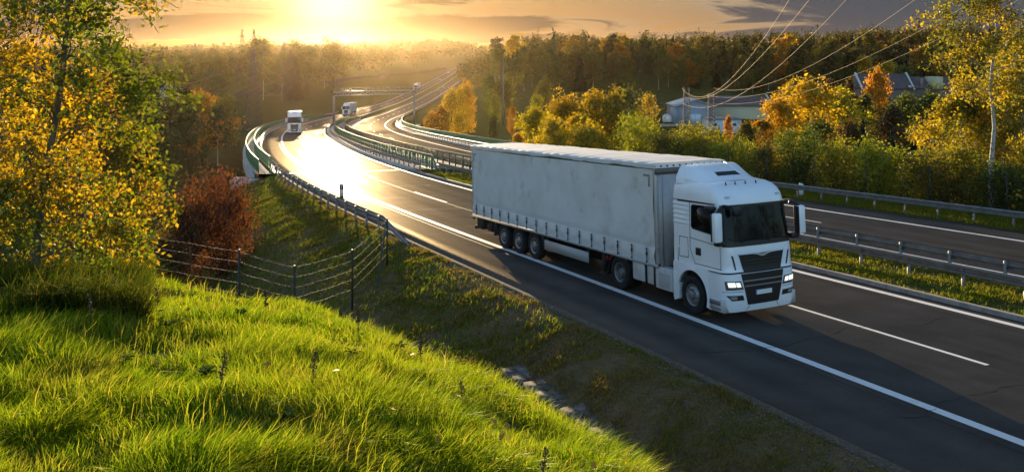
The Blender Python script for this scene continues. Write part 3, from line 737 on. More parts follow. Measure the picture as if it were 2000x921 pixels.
def wheel(par, x, side, kind):
    """kind: steer, drive (twin, deep dish), trail"""
    y0 = side * 1.245; wd = 0.31 if kind != 'drive' else 0.60
    root = bpy.data.objects.new('wheel', None); link(root, par); root.location = (x, 0, 0.51)
    R = 0.505; ri = 0.30
    b = MB(); i = side * (1.245 - wd) ; o = y0; m = side
    b.lathe([(i, ri), (i, R - .06), (i + m * .02, R - .015), (i + m * .05, R), (o - m * .05, R), (o - m * .02, R - .015), (o, R - .07), (o + m * .005, R - .12), (o - m * .015, ri + .03), (o - m * .03, ri)], 36)
    t = b.build('tyre', RUBBER(), root, smooth=True, sharp=35)
    b = MB()
    if kind == 'steer':
        b.lathe([(o - .03 * m, .30), (o - .01 * m, .295), (o - .03 * m, .27), (o - .06 * m, .25), (o - .02 * m, .225), (o + .012 * m, .20), (o + .015 * m, .14), (o + .0 * m, .125), (o + .06 * m, .115), (o + .07 * m, .09), (o + .07 * m, .001)], 30)
    elif kind == 'drive':
        b.lathe([(o - .03 * m, .30), (o - .01 * m, .295), (o - .03 * m, .275), (o - .12 * m, .262), (o - .16 * m, .25), (o - .17 * m, .14), (o - .09 * m, .125), (o - .06 * m, .10), (o - .06 * m, .001)], 30)
    else:
        b.lathe([(o - .03 * m, .30), (o - .01 * m, .295), (o - .03 * m, .27), (o - .05 * m, .255), (o - .05 * m, .235), (o - .035 * m, .16), (o - .02 * m, .13), (o + .02 * m, .11), (o + .03 * m, .08), (o + .03 * m, .001)], 30)
    b.build('rim', RIM, root, smooth=True, sharp=30)
    b = MB()
    rr, yy = (.175, o + .02 * m) if kind == 'steer' else (.20, o - .16 * m) if kind == 'drive' else (.20, o - .035 * m)
    for k in range(10):
        a = k / 10 * 2 * np.pi
        b.lathe([(yy - .03 * m, .028), (yy + .005 * m, .026), (yy + .012 * m, .001)], 8, c=(rr * np.cos(a), 0, rr * np.sin(a))) if kind == 'steer' else b.lathe([(yy, .045), (yy + .006 * m, .044), (yy + .008 * m, .001)], 10, c=(rr * np.cos(a), 0, rr * np.sin(a)))
    b.build('hub_bolts' if kind == 'steer' else 'hand_holes', RIM if kind == 'steer' else CHAS, root)
    return root
def make_truck(name='articulated_lorry'):
    root = empty(name)
    # ---- cab
    cab = shell([1.30, 1.36, 1.5, 1.75, 1.9, 2.0, 2.25, 2.5, 2.75, 3.0, 3.06, 3.14, 3.22, 3.29, 3.36, 3.41, 3.46, 3.5, 3.53, 3.57], -2.28, 'cab', root, PAINT, cap_top=True, cap_bot=True)
    for poly in [p for p in cab.data.polygons if len(p.vertices) > 4]: poly.use_smooth = False
    # windscreen opening is a dark glass panel proud of the shell; black border round it
    b = MB(); fpatch(b, [(-1.09, 3.02), (1.09, 3.02), (1.15, 1.95), (-1.15, 1.95)], off=.008, nu=24, nv=8); brd = b.build('windscreen_border', GLASSB, root, smooth=True)
    b = MB(); fpatch(b, [(-1.04, 2.96), (1.04, 2.96), (1.09, 2.08), (-1.09, 2.08)], off=.016, nu=24, nv=8); ws = b.build('windscreen', mat('windscreen_glass', (0.007, 0.008, 0.008), 0.05, 0, 0.16), root, smooth=True)
    b = MB()
    for y0, y1 in ((-.55, -1.0), (.35, -.2), (.95, .45)):
        p, q = np.array([y0, 2.05]), np.array([y1, 2.17]); X0 = fx(y0, 2.05) + .03; X1 = fx(y1, 2.17) + .03
        b.bar((X0, y0, 2.05), (X1, y1, 2.17), .012)
    b.build('wiper', GLASSB, ws)
    # side windows, doors, seams on both sides
    for sd_ in (-1, 1):
        yw = lambda z: float(np.interp(z, _zp2, _wp2))
        o = [(-1.40, 2.90), (-1.42, 2.36), (-1.36, 2.31), (-.50, 2.24), (-.40, 2.30), (-.44, 2.94), (-.60, 2.97), (-1.34, 2.95)]
        b = MB(); b.prism(o, 1, sd_ * 1.195, sd_ * 1.204); w_ = b.build('side_window', mat('windscreen_glass', (0,) * 3), root)
        b = MB()
        for (a, c) in zip(o, o[1:] + o[:1]): b.bar((a[0], sd_ * 1.203, a[1]), (c[0], sd_ * 1.203, c[1]), .016)
        b.build('window_seal', GLASSB, w_)
        b = MB(); sline(b, sd_, [(-1.50, 3.03), (-1.50, 1.75), (-1.28, 1.36)], .014); sline(b, sd_, [(-.24, 1.95), (-.22, 1.36)], .014); sline(b, sd_, [(-1.28, 1.38), (-.2, 1.38)], .014)
        sline(b, sd_, [(-2.04, 3.42), (-2.04, 1.33)], .012); sline(b, sd_, [(-2.26, 3.04), (-1.95, 3.03)], .012); sline(b, sd_, [(-1.98, 2.03), (-1.60, 2.03), (-1.58, 1.5), (-1.98, 1.48), (-1.98, 2.03)], .008)
        sline(b, sd_, [(-1.5, 2.05), (-.4, 1.98)], .006)
        b.build('panel_seam', SEAM, root)
        b = MB(); b.prism([(-2.02, 3.05), (-2.02, 3.0), (-.45, 3.03), (-.4, 3.06)], 1, sd_ * 1.18, sd_ * 1.203); b.build('rain_channel', GLASSB, root)
        b = MB()
        for z in (2.42, 2.55, 2.68, 2.81, 2.93): b.tube([(-2.24, sd_ * 1.185, z), (-1.9, sd_ * 1.192, z), (-1.52, sd_ * 1.185, z)], [.03, .036, .02], 8)
        b.build('pressed_rib', PAINT, root, smooth=True)
        b = MB(); b.bbox((-1.13, sd_ * 1.225, 1.72), (.20, .035, .2), .012); h = b.build('door_handle', GLASSB, root)
        # mirrors
        b = MB(); b.bbox((-.05, sd_ * 1.43, 2.50), (.17, .25, .76), .05); mh = b.build('mirror_housing', PAINT, root, smooth=True)
        b = MB(); b.bbox((-.135, sd_ * 1.43, 2.50), (.03, .28, .72), .01); b.bbox((-.03, sd_ * 1.305, 2.50), (.14, .03, .72), .02); b.build('mirror_back', GLASSB, mh)
        b = MB(); b.tube([(-.20, sd_ * 1.17, 2.98), (-.1, sd_ * 1.3, 2.95), (-.06, sd_ * 1.4, 2.88)], .045, 8); b.build('mirror_arm', GLASSB, root, smooth=True); b = MB(); b.tube([(-.2, sd_ * 1.18, 2.08), (-.12, sd_ * 1.28, 2.10), (-.06, sd_ * 1.38, 2.14)], .055, 8)
        b.bbox((-.17, sd_ * 1.27, 2.07), (.2, .28, .15), .05); b.build('mirror_arm', GLASSB, root, smooth=True)
        b = MB(); b.bbox((-.40, sd_ * 1.36, 2.96), (.30, .2, .12), .04); b.build('wide_angle_mirror', GLASSB, root, smooth=True)
    b = MB(); b.bbox((.06, -.86, 2.88), (.16, .26, .22), .05); b.tube([(-.25, -1.05, 3.02), (-.02, -.95, 3.0), (.05, -.88, 2.93)], .035, 8); b.build('front_mirror', GLASSB, root, smooth=True)
    # ---- bumper and lower front
    bum = shell([0.27, .33, 0.42, 0.62, 0.8, 0.95, 1.12, 1.2, 1.255], -0.74, 'bumper', root, PAINT, cap_top=True, cap_bot=True)
    for poly in [p for p in bum.data.polygons if len(p.vertices) > 4]: poly.use_smooth = False
    b = MB(); fpatch(b, [(-1.2, 1.30), (1.2, 1.30), (1.2, 1.25), (-1.2, 1.25)], off=-.02, nu=30, nv=2); b.build('bumper_gap', SEAM, root)
    b = MB(); fpatch(b, [(-.76, 1.75), (.76, 1.75), (.62, 1.30), (-.62, 1.30)], off=.022, nu=20); b.build('upper_grille', GLASSB, root)
    b = MB()
    for z in (1.42, 1.5, 1.58): fpatch(b, [(-.66, z + .012), (.66, z + .012), (.66, z - .012), (-.66, z - .012)], off=.03, nu=16, nv=2, thick=.01)
    b.build('grille_bar', mat('grille_bar', (.03, .03, .032), .35), root)
    # bright wing-shaped trim along the top of the grille, dipping in the middle
    yy = np.linspace(-.78, .78, 41); dip = .085 * np.exp(-(yy / .17) ** 2); wid = .028 + .045 * np.exp(-(yy / .2) ** 2)
    b = MB(); top = 1.775 - dip * .45; bot = top - wid
    b.grid(np.stack([np.stack([fx(yy, top) + .034, yy, top], 1), np.stack([fx(yy, bot) + .040, yy, bot], 1)], 1)); b.build('grille_trim', CHROME, root)
    b = MB(); fpatch(b, [(-.72, 1.245), (.72, 1.245), (.52, .44), (-.52, .44)], off=.014, nu=20); lg = b.build('lower_grille', GLASSB, root)
    b = MB()
    for z, w_ in ((1.06, .66), (.93, .62)): fpatch(b, [(-w_, z + .018), (w_, z + .018), (w_ - .005, z - .012), (-w_ + .005, z - .012)], off=.03, nu=16, nv=2, thick=.01)
    b.build('grille_slat', mat('slat_grey', (.30, .30, .31), .35, .5), lg)
    b = MB(); fpatch(b, [(-.26, .80), (.26, .80), (.26, .685), (-.26, .685)], off=.035, nu=6, nv=2, thick=.015); npl = b.build('number_plate', mat('plate_white', (.72, .72, .70), .5), root)
    b = MB(); fpatch(b, [(-.30, .80), (-.262, .80), (-.262, .685), (-.30, .685)], off=.036, nu=3, nv=2, thick=.015); b.build('blue_band', mat('plate_blue', (.02, .07, .35), .5), npl)
    HL = mat('lamp_glow', (1.0, 0.98, 0.86), 0.2, 0, .5, emit=.22)
    for sd_ in (-1, 1):
        m = lambda c: [(sd_ * a, z) for a, z in c]
        b = MB(); fpatch(b, m([(1.17, 1.085), (.74, 1.07), (.66, .85), (1.15, .86)]), off=.012, nu=10); h = b.build('headlight', mat('lamp_housing', (.10, .105, .11), .1, 0, .6), root)
        b = MB(); fpatch(b, m([(1.12, 1.055), (.93, 1.05), (.90, .93), (1.10, .935)]), off=.022, nu=6, thick=.01); fpatch(b, m([(.90, 1.04), (.78, 1.035), (.74, .92), (.87, .925)]), off=.022, nu=6, thick=.01); b.build('lamp', HL, h)
        b = MB(); fpatch(b, m([(1.15, .72), (.68, .70), (.64, .57), (1.02, .58)]), off=.012, nu=10); fgl = b.build('fog_light', GLASSB, root)
        b = MB(); fpatch(b, m([(1.08, .69), (.88, .685), (.86, .61), (1.03, .615)]), off=.02, nu=5, thick=.01); b.build('lens', mat('clear_lens', (.35, .36, .37), .1, .3), fgl)
        b = MB(); fpatch(b, m([(.985, 1.74), (.93, 1.72), (.85, 1.37), (.885, 1.36)]), off=.012, nu=4); b.build('corner_vent', GLASSB, root)
        b = MB(); fpatch(b, m([(.93, 3.235), (.80, 3.24), (.80, 3.205), (.93, 3.20)]), off=.03, nu=4, thick=.02); b.build('marker_light', CHROME, root)
        b = MB(); fstrip(b, m([(1.21, .81), (.66, .80)]), .010); fstrip(b, m([(.56, .30), (.45, .42)]), .012); b.build('panel_seam', SEAM, root)
        # fender round the front wheel, step and rear quarter
        a = np.linspace(R_(-20), R_(200), 26); arc = [(-1.42 + .645 * np.cos(q), .53 + .645 * np.sin(q)) for q in a]
        top = [(-2.28, 1.30), (-.70, 1.30)]
        pts = [(arc[0][0], .31)] + [p for p in arc] + [(arc[-1][0], .31), (-2.28, .31), (-2.28, 1.315), (-.66, 1.315), (-.66, .31)]
        # split into an arch band made of quads: arc to outer box
        b = MB(); inn = np.array(arc); ang = a
        def outer(q):
            c, s = np.cos(q), np.sin(q); tx = (0.74 if c > 0 else 0.86) / max(abs(c), 1e-3); tz = 0.785 / max(s, 1e-3) if s > 0 else 9; t_ = min(tx, tz); return (-1.42 + t_ * c, .53 + t_ * s)
        out = np.array([outer(q) for q in ang])
        yo = 1.225
        for y_ in (yo,):
            b.grid(np.stack([np.c_[inn[:, 0], np.full(26, sd_ * (y_ + .03)), inn[:, 1]], np.c_[inn[:, 0] * .75 + out[:, 0] * .25, np.full(26, sd_ * (y_ + .025)), inn[:, 1] * .75 + out[:, 1] * .25], np.c_[out[:, 0], np.full(26, sd_ * (y_ - .005)), out[:, 1]], np.c_[out[:, 0], np.full(26, sd_ * (y_ - .35)), out[:, 1]]], 1))
            b.grid(np.stack([np.c_[inn[:, 0], np.full(26, sd_ * (y_ + .03)), inn[:, 1]], np.c_[inn[:, 0], np.full(26, sd_ * (y_ - .45)), inn[:, 1]]], 1))
        b.build('wheel_arch', PAINT, root, smooth=True, sharp=45)
        b = MB(); b.grid(np.stack([np.c_[inn[:, 0] , np.full(26, sd_ * 1.19), inn[:, 1]], np.c_[inn[:, 0], np.full(26, sd_ * .70), inn[:, 1]]], 1) * np.array([1, 1, 1])); b.build('arch_liner', CHAS, root)
        b = MB(); b.prism([(-.77, .30), (-.14, .27), (-.14, .61), (-.77, .66)], 1, sd_ * 1.0, sd_ * 1.232); b.build('step_panel', PAINT2, root)
        b = MB(); b.box2((-.70, sd_ * 1.235, .44), (-.25, sd_ * 1.238, .56)); b.box2((-.65, sd_ * 1.234, .33), (-.25, sd_ * 1.237, .38)); b.build('step_tread', GREYM, root)
        b = MB(); b.bbox((-2.16, sd_ * 1.12, .66), (.26, .24, .74), .02); b.build('rear_cab_panel', PAINT, root)
        b = MB(); b.bbox((-2.75, sd_ * 1.06, .70), (.82, .34, .62), .03); bx = b.build('battery_box', PAINT2, root)
        b = MB(); b.bbox((-2.72, sd_ * 1.232, .66), (.54, .012, .40), .004); b.box((-2.72, sd_ * 1.24, .84), (.5, .012, .015)); b.build('box_lid', mat('dusty_white_dark', (.40, .39, .38), .55, dirt=((.2, .19, .17), 2.5, .55)), bx)
        for x0, x1 in ((-3.60, -3.24), (-4.36, -3.70)):
            b = MB(); b.bbox(((x0 + x1) / 2, sd_ * 1.04, .72), (x1 - x0, .38, .58), .06); b.build('fuel_tank', PAINT2, root, smooth=True)
        b = MB()
        for x0 in (-3.22, -3.65): b.box((x0, sd_ * 1.05, .72), (.035, .37, .60))
        b.build('tank_strap', CHAS, root)
        # drive axle mudguard
        a = np.linspace(R_(15), R_(172), 14)
        b = MB(); q = [(-5.07 + .62 * np.cos(t_), .52 + .58 * np.sin(t_)) for t_ in a] + [(-5.80, .38)]
        q = np.array(q); b.grid(np.stack([np.c_[q[:, 0], np.full(len(q), sd_ * 1.25), q[:, 1]], np.c_[q[:, 0], np.full(len(q), sd_ * .62), q[:, 1]]], 1)); b.grid(np.stack([np.c_[q[:, 0], np.full(len(q), sd_ * 1.25), q[:, 1]], np.c_[q[:, 0], np.full(len(q), sd_ * 1.25), q[:, 1] - .07]], 1)); b.build('mudguard', CHAS, root)
        for x in (-1.42,): wheel(root, x, sd_, 'steer')
        wheel(root, -5.07, sd_, 'drive')
        for x in (-10.85, -12.16, -13.47): wheel(root, x, sd_, 'trail')
    # horns and roof spoiler with its hatch
    b = MB()
    for y in (-.62, -.3, .05, .42): b.tube([(-.62, y, 3.50), (-.64, y, 3.585)], [.022, .012], 6)
    b.build('roof_horn', GLASSB, root)
    xs = np.linspace(-.95, -2.16, 14); v = (xs + .95) / (-1.21); ztop = 3.56 + .40 * np.sin(np.clip(v, 0, 1) * np.pi / 2) ** 1.15; wt = .55 + .42 * v ** .8; wb = .86 + .28 * v ** .6
    rings = []
    for x, zt, a_, c_ in zip(xs, ztop, wt, wb):
        rr = .10; base = 3.47 if x < -1.2 else 3.53
        prof = [(-c_, base), (-c_ * .99, base + (zt - base) * .35), (-a_ - .03, zt - (zt - base) * .18), (-a_ + .06, zt), (-a_ * .5, zt + .015), (0, zt + .02), (a_ * .5, zt + .015), (a_ - .06, zt), (a_ + .03, zt - (zt - base) * .18), (c_ * .99, base + (zt - base) * .35), (c_, base)]
        rings.append([(x, y, z) for y, z in prof])
    b = MB(); b.grid(np.array(rings)); n_ = len(rings[0]); b.add(rings[-1], [np.arange(n_)[None]])
    sp_ = b.build('roof_spoiler', PAINT, root, smooth=True, sharp=35)
    b = MB(); zz = lambda x: np.interp(-x, -xs, ztop)
    b.add([(-1.22, -.40, zz(-1.22) + .022), (-1.22, .40, zz(-1.22) + .022), (-1.40, .36, zz(-1.40) + .03), (-1.40, -.36, zz(-1.40) + .03)], [[[0, 1, 2, 3]]]); b.build('spoiler_opening', SEAM, sp_)
    b = MB()
    for sd_ in (-1, 1):
        P = np.array([(-1.16, sd_ * .42, zz(-1.16) + .024), (-1.6, sd_ * .47, zz(-1.6) + .024), (-2.1, sd_ * .55, zz(-2.1) + .024)]); b.tube(P, .012, 4)
    b.build('spoiler_ridge', PAINT, sp_)
    # ---- tractor frame
    b = MB(); b.box2((-6.0, -.42, .72), (-.7, .42, .98)); b.box2((-2.25, -1.05, .95), (-.8, 1.05, 1.32)); b.box2((-5.6, -.5, .98), (-4.2, .5, 1.12)); b.box2((-1.9, -.9, .40), (-.6, .9, .62)); b.tube([(-5.07, -1.1, .51), (-5.07, 1.1, .51)], .11, 8); b.tube([(-1.42, -1.1, .5), (-1.42, 1.1, .5)], .07, 8)
    b.box2((-2.7, -.9, 1.0), (-2.3, .9, 1.6)); b.box2((-4.3, -.85, .5), (-2.3, .85, .75))
    b.build('tractor_chassis', CHAS, root)
    b = MB()
    for sd_ in (-1, 1): b.bbox((-5.92, sd_ * .95, .82), (.06, .40, .13), .01)
    b.build('tail_lamp', mat('red_lens', (.45, .02, .02), .25), root)
    # ---- trailer: curtains, roof, bulkhead, straps
    TW = 1.27; x0, x1 = -16.48, -2.98
    CUR = mat('curtain_tarpaulin', (0.64, 0.64, 0.65), 0.5, 0, .45, var=.07, vscale=.9, dirt=((.42, .41, .40), 1.3, .52), bump=.22, bscale=2.2)
    xs = np.linspace(x0 + .06, x1 - .12, 260); nst = 17; stx = np.linspace(x0 + .42, x1 - .52, nst)
    zs = np.array([1.06, 1.09, 1.14, 1.20, 1.27, 1.34, 1.42, 1.50, 1.54, 1.58, 1.75, 2.0, 2.3, 2.6, 2.9, 3.2, 3.5, 3.72, 3.80])
    for sd_ in (-1, 1):
        XX, ZZ = np.meshgrid(xs, zs, indexing='ij')
        dist = np.min(np.abs(XX[..., None] - stx), -1)
        low_ = 1 - sstep(ZZ, 1.34, 1.58)
        pinch = np.exp(-(dist / .10) ** 2) * low_ * .022
        hem = .03 * np.sin(np.clip((ZZ - 1.06) / .48, 0, 1) * np.pi) ** 2 * low_
        wav = (fbm(XX * .8 + 5 * sd_, ZZ * .5, 21) - .5) * .085 * sstep(ZZ, 1.5, 1.9) * (1 - sstep(ZZ, 3.4, 3.8))
        fold = .016 * np.exp(-((XX - (x1 - .3)) / .25) ** 2) * np.sin(ZZ * 17 + 2 * np.sin(ZZ * 5)) * (ZZ > 1.6)
        crease = -.012 * np.exp(-((ZZ - 1.54) / .025) ** 2)
        Y = TW - .012 + wav + hem * (1 - np.exp(-(dist / .2) ** 2)) - pinch + fold + crease
        b = MB(); b.grid(np.stack([XX, sd_ * Y, ZZ], -1)); c = b.build('curtain', CUR, root, smooth=True, sharp=60)
        b = MB(); b.box2((x0, sd_ * (TW - .06), 3.79), (x1, sd_ * (TW - .012), 3.93)); b.build('curtain_rail', mat('rail_grey', (.13, .13, .135), .5, .3), root)
        b = MB(); b.box2((x0, sd_ * (TW - .05), .98), (x1, sd_ * (TW - .0), 1.075)); b.build('side_rail', mat('rail_light', (.40, .40, .41), .5, .3), root)
        proto = None
        for sx in stx:
            if proto is None:
                b = MB(); b.box((0, 0, 0), (.028, .012, .40)); b.box((0, .004 * sd_, .06), (.06, .02, .10)); b.box((0, .004 * sd_, .20), (.045, .02, .05)); b.box((0, .004 * sd_, -.17), (.05, .02, .05)); proto = b.mesh('strap', BLACK())
            o = mobj('strap', proto, root); o.location = (sx, sd_ * (TW + .008), 1.26)
        b = MB()
        for xx, s_ in ((x1 - .42, 1), (x0 + .36, -1)): b.box((xx, sd_ * (TW + .016), 3.62), (.30, .004, .05)); b.box((xx + s_ * .125, sd_ * (TW + .017), 3.45), (.05, .004, .30))
        b.build('corner_mark', mat('brown_tape', (.24, .20, .16), .6), c)
        # corner posts
        for xx in (x0, x1):
            b = MB(); b.bbox((xx + (.05 if xx < -9 else -.04), sd_ * (TW - .06), 2.48), (.12, .12, 2.78), .02); b.build('corner_post', mat('post_light', (.42, .41, .40), .45, .2, dirt=((.22, .2, .18), 1.5, .55)), root)
    b = MB(); b.box2((x1 - .03, -TW + .1, 1.0), (x1 + .05, TW - .1, 3.80)); b.build('front_bulkhead', mat('bulkhead', (.42, .42, .42), .45, .2, var=.06, dirt=((.27, .25, .24), 1.2, .55)), root)
    b = MB(); b.box2((x1 - .02, -TW, 3.66), (x1 + .065, TW, 3.86)); b.build('bulkhead_header', mat('rail_grey', (0,) * 3), root)
    b = MB()
    for k in (-1, -.5, .5, 1): b.box2((x1 + .05, k * 1.1 - .03, 1.05), (x1 + .075, k * 1.1 + .03, 3.66))
    b.build('bulkhead_rib', mat('post_light', (0,) * 3), root)
    b = MB(); b.box2((x0 - .02, -TW + .05, 1.0), (x0 + .04, TW - .05, 3.93)); b.build('rear_door', mat('bulkhead', (0,) * 3), root)
    # tarpaulin roof with a sagging, slightly ragged hem
    xs = np.linspace(x0 - .03, x1 + .10, 150); prof = np.array([(-TW - .022, -.11), (-TW - .022, -.02), (-TW + .05, .025), (-.7, .045), (-.3, .05), (.3, .05), (.7, .045), (TW - .05, .025), (TW + .022, -.02), (TW + .022, -.11)])
    XX = np.repeat(xs[:, None], len(prof), 1); YY = np.repeat(prof[None, :, 0], len(xs), 0).copy(); ZZ = 3.955 + np.repeat(prof[None, :, 1], len(xs), 0)
    edge = np.zeros(len(prof)); edge[[0, -1]] = 1
    ZZ = ZZ + edge * (fbm(XX * 1.6, YY, 31) - .5) * .09 + (1 - edge) * ((fbm(XX * .9, YY * 1.5, 33) - .5) * .05 + .004 * np.sin(XX * 2 * np.pi / .66))
    b = MB(); b.grid(np.stack([XX, YY, ZZ], -1))
    for k, i in ((0, 0), (-1, -1)):
        ed = np.stack([XX[k], YY[k], ZZ[k]], -1); dn = ed.copy(); dn[:, 2] = 3.845; b.grid(np.stack([ed, dn], 1))
    b.build('roof_tarpaulin', mat('roof_tarpaulin', (.60, .60, .60), .55, 0, .4, var=.06, vscale=.8, dirt=((.38, .37, .35), .9, .58)), root, smooth=True, sharp=50)
    b = MB()
    for y in np.linspace(-1.12, 1.12, 11): b.lathe([(x1 + .095, .028), (x1 + .125, .026), (x1 + .13, .001)], 8, axis=0, c=(0, y, 3.905))
    b.build('tarpaulin_button', BLACK(), root)
    b = MB(); b.box2((x0, -TW + .04, 1.02), (x1, TW - .04, 1.05)); b.box2((x0 + .3, -.55, .76), (x1 - 2.5, -.40, 1.02)); b.box2((x0 + .3, .40, .76), (x1 - 2.5, .55, 1.02)); b.box2((x1 - 3.2, -.6, .93), (x1, .6, 1.02))
    for x in np.arange(x0 + .5, x1, .8): b.box2((x, -1.2, .94), (x + .08, 1.2, 1.02))
    for x in (-10.85, -12.16, -13.47): b.tube([(x, -1.1, .51), (x, 1.1, .51)], .08, 8)
    b.box2((-14.2, -.5, .5), (-10.3, .5, .8)); b.box2((-9.9, -.5, .45), (-7.2, .5, .9))
    b.build('trailer_chassis', CHAS, root)
    for sd_ in (-1, 1):
        b = MB(); b.box2((-9.98, sd_ * 1.22, .50), (-6.92, sd_ * 1.255, .84)); b.build('side_guard', mat('guard_white', (.36, .355, .35), .5, dirt=((.33, .31, .29), 1.4, .55)), root)
        b = MB(); b.box2((-9.9, sd_ * 1.1, .6), (-9.8, sd_ * 1.2, 1.0)); b.box2((-7.1, sd_ * 1.1, .55), (-7.0, sd_ * 1.2, 1.0)); b.box2((-14.2, sd_ * 1.05, .93), (-10.15, sd_ * 1.26, 1.0)); b.prism([(-14.2, 1.0), (-14.35, .42), (-14.28, .42), (-14.08, 1.0)], 1, sd_ * .95, sd_ * 1.26); b.prism([(-10.2, 1.0), (-10.08, .5), (-10.02, .5), (-10.1, 1.0)], 1, sd_ * .95, sd_ * 1.26); b.build('trailer_mudguard', CHAS, root)
        b = MB(); b.box2((-6.22, sd_ * .95, .32), (-6.06, sd_ * 1.15, 1.02)); b.box2((-6.3, sd_ * .9, .28), (-5.98, sd_ * 1.2, .33)); b.bar((-6.1, sd_ * 1.05, .7), (-5.4, sd_ * .6, .98), .03); b.build('landing_leg', CHAS, root)
        b = MB(); b.bbox((-15.75, sd_ * 1.0, .74), (.62, .5, .46), .03); b.build('tool_box', CHAS, root)
        b = MB(); b.lathe([(sd_ * .55, .28), (sd_ * .55, .46), (sd_ * .58, .5), (sd_ * .82, .5), (sd_ * .85, .46), (sd_ * .85, .28)], 24, c=(-14.8, 0, .72)) if False else b.bbox((-14.85, sd_ * .98, .68), (.55, .5, .36), .08); b.build('spare_wheel', RUBBER(), root)
    b = MB(); b.box2((x0 - .05, -1.15, .42), (x0 + .03, 1.15, .56)); b.box2((x0 + .1, -.9, .5), (x0 + .2, -.8, 1.0)); b.box2((x0 + .1, .8, .5), (x0 + .2, .9, 1.0)); b.bar((x0 + .1, -1.2, .86), (x0 - .22, -1.25, .93), .03); b.build('rear_bumper', CHAS, root)
    b = MB()
    for x in np.linspace(-14.6, -3.4, 7): b.box((x, -1.275, 1.02), (.07, .02, .03))
    b.build('side_marker_lamp', mat('amber_lamp', (.6, .25, .03), .3), root)
    return root
def pose(tx, ty, z, yaw, slope, roll=0.0):
    f = Vector((math.cos(yaw) * math.cos(slope), math.sin(yaw) * math.cos(slope), math.sin(slope)))
    l = Vector((-math.sin(yaw), math.cos(yaw), 0)); u = f.cross(l)
    l2 = l * math.cos(roll) + u * math.sin(roll); u2 = f.cross(l2)
    m = Matrix((f, l2, u2)).transposed().to_4x4(); m.translation = Vector((tx, ty, z)); return m
truck = make_truck()
M0 = pose(5.55, 22.45, -7.07, -1.118, 0.0575, -0.004)
c0 = M0 @ Vector((0, 1.25, 0)); M0.translation = c0
truck.matrix_world = M0
tag(truck, 'white articulated lorry with a long grey white curtain trailer, nearest on the road', 'lorry', 'lorries on the motorway')
TK = kid_map(truck)
def place_truck(px, y, d, label):
    s = s_at_y(y); p = at(s, d); q = at(s - 8, d); fwd = q - p
    o = copy_tree(truck, TK)
    o.matrix_world = pose(p[0], p[1], p[2], math.atan2(fwd[1], fwd[0]), math.atan2(fwd[2], np.hypot(fwd[0], fwd[1]))); tag(o, label); return o
place_truck(0, 156, 1.9, 'white lorry coming round the bridge bend, its roof edge lit by the sun')
place_truck(0, 292, 1.9, 'white lorry beyond the sign gantry, third in the line of lorries')
place_truck(0, 512, 1.9, 'tiny white lorry furthest up the straight road, below the cars')
# ---- cars
def make_car():
    root = empty('car')
    b = MB()
    prof = [(0.05, .35, .62), (0.0, .5, .80), (.1, .72, .83), (.95, .88, .86), (1.15, .93, .86), (3.6, .95, .86), (4.15, .90, .84), (4.25, .6, .80), (4.22, .33, .62)]
    G = []
    for x, zt, w in prof: G.append([(-x, -w, .28), (-x, -w, zt * .8), (-x, -w + .06, zt), (-x, 0, zt + .03), (-x, w - .06, zt), (-x, w, zt * .8), (-x, w, .28)])
    b.grid(np.array(G)); b.build('body', car_paint(), root, smooth=True, sharp=40)
    G = []
    for x, zt, w in [(1.05, .92, .80), (1.75, 1.38, .64), (2.1, 1.44, .64), (3.1, 1.42, .63), (3.55, 1.30, .62), (4.05, .93, .76)]: G.append([(-x, -w, .9), (-x, -w + .0, zt), (-x, 0, zt + .03), (-x, w, zt), (-x, w, .9)])
    b = MB(); b.grid(np.array(G)); cab_ = b.build('greenhouse', mat('windscreen_glass', (0,) * 3), root, smooth=True, sharp=40)
    b = MB(); b.grid(np.array([[(-x, -w, z), (-x, 0, z + .035), (-x, w, z)] for x, z, w in [(1.72, 1.385, .64), (2.1, 1.455, .65), (3.1, 1.435, .64), (3.55, 1.315, .62)]])); b.build('roof', car_paint(), root, smooth=True)
    for x in (.85, 3.4):
        for s in (-1, 1):
            b = MB(); b.lathe([(s * .62, .15), (s * .62, .30), (s * .65, .32), (s * .82, .32), (s * .85, .29), (s * .85, .19), (s * .83, .001)], 20, c=(-x, 0, .32)); b.build('wheel', RUBBER(), root)
    for s in (-1, 1):
        b = MB(); b.bbox((-.06, s * .6, .62), (.12, .32, .14), .03); b.build('headlight', mat('lamp_glow', (0,) * 3), root)
        b = MB(); b.bbox((-4.21, s * .65, .72), (.1, .25, .16), .03); b.build('tail_light', mat('red_lens', (0,) * 3), root)
    return root
def car_paint():
    if 'car_paint' in MATS: return MATS['car_paint']
    m = bpy.data.materials.new('car_paint'); m.use_nodes = True; t = NT(m.node_tree); t.n.clear()
    t.new('ShaderNodeOutputMaterial', {'Surface': t.new('ShaderNodeBsdfPrincipled', {'Base Color': t.new('ShaderNodeObjectInfo').outputs['Color'], 'Roughness': .3, 'Coat Weight': .3}).outputs[0]})
    MATS['car_paint'] = m; return m
car = make_car(); CK = kid_map(car); first = True
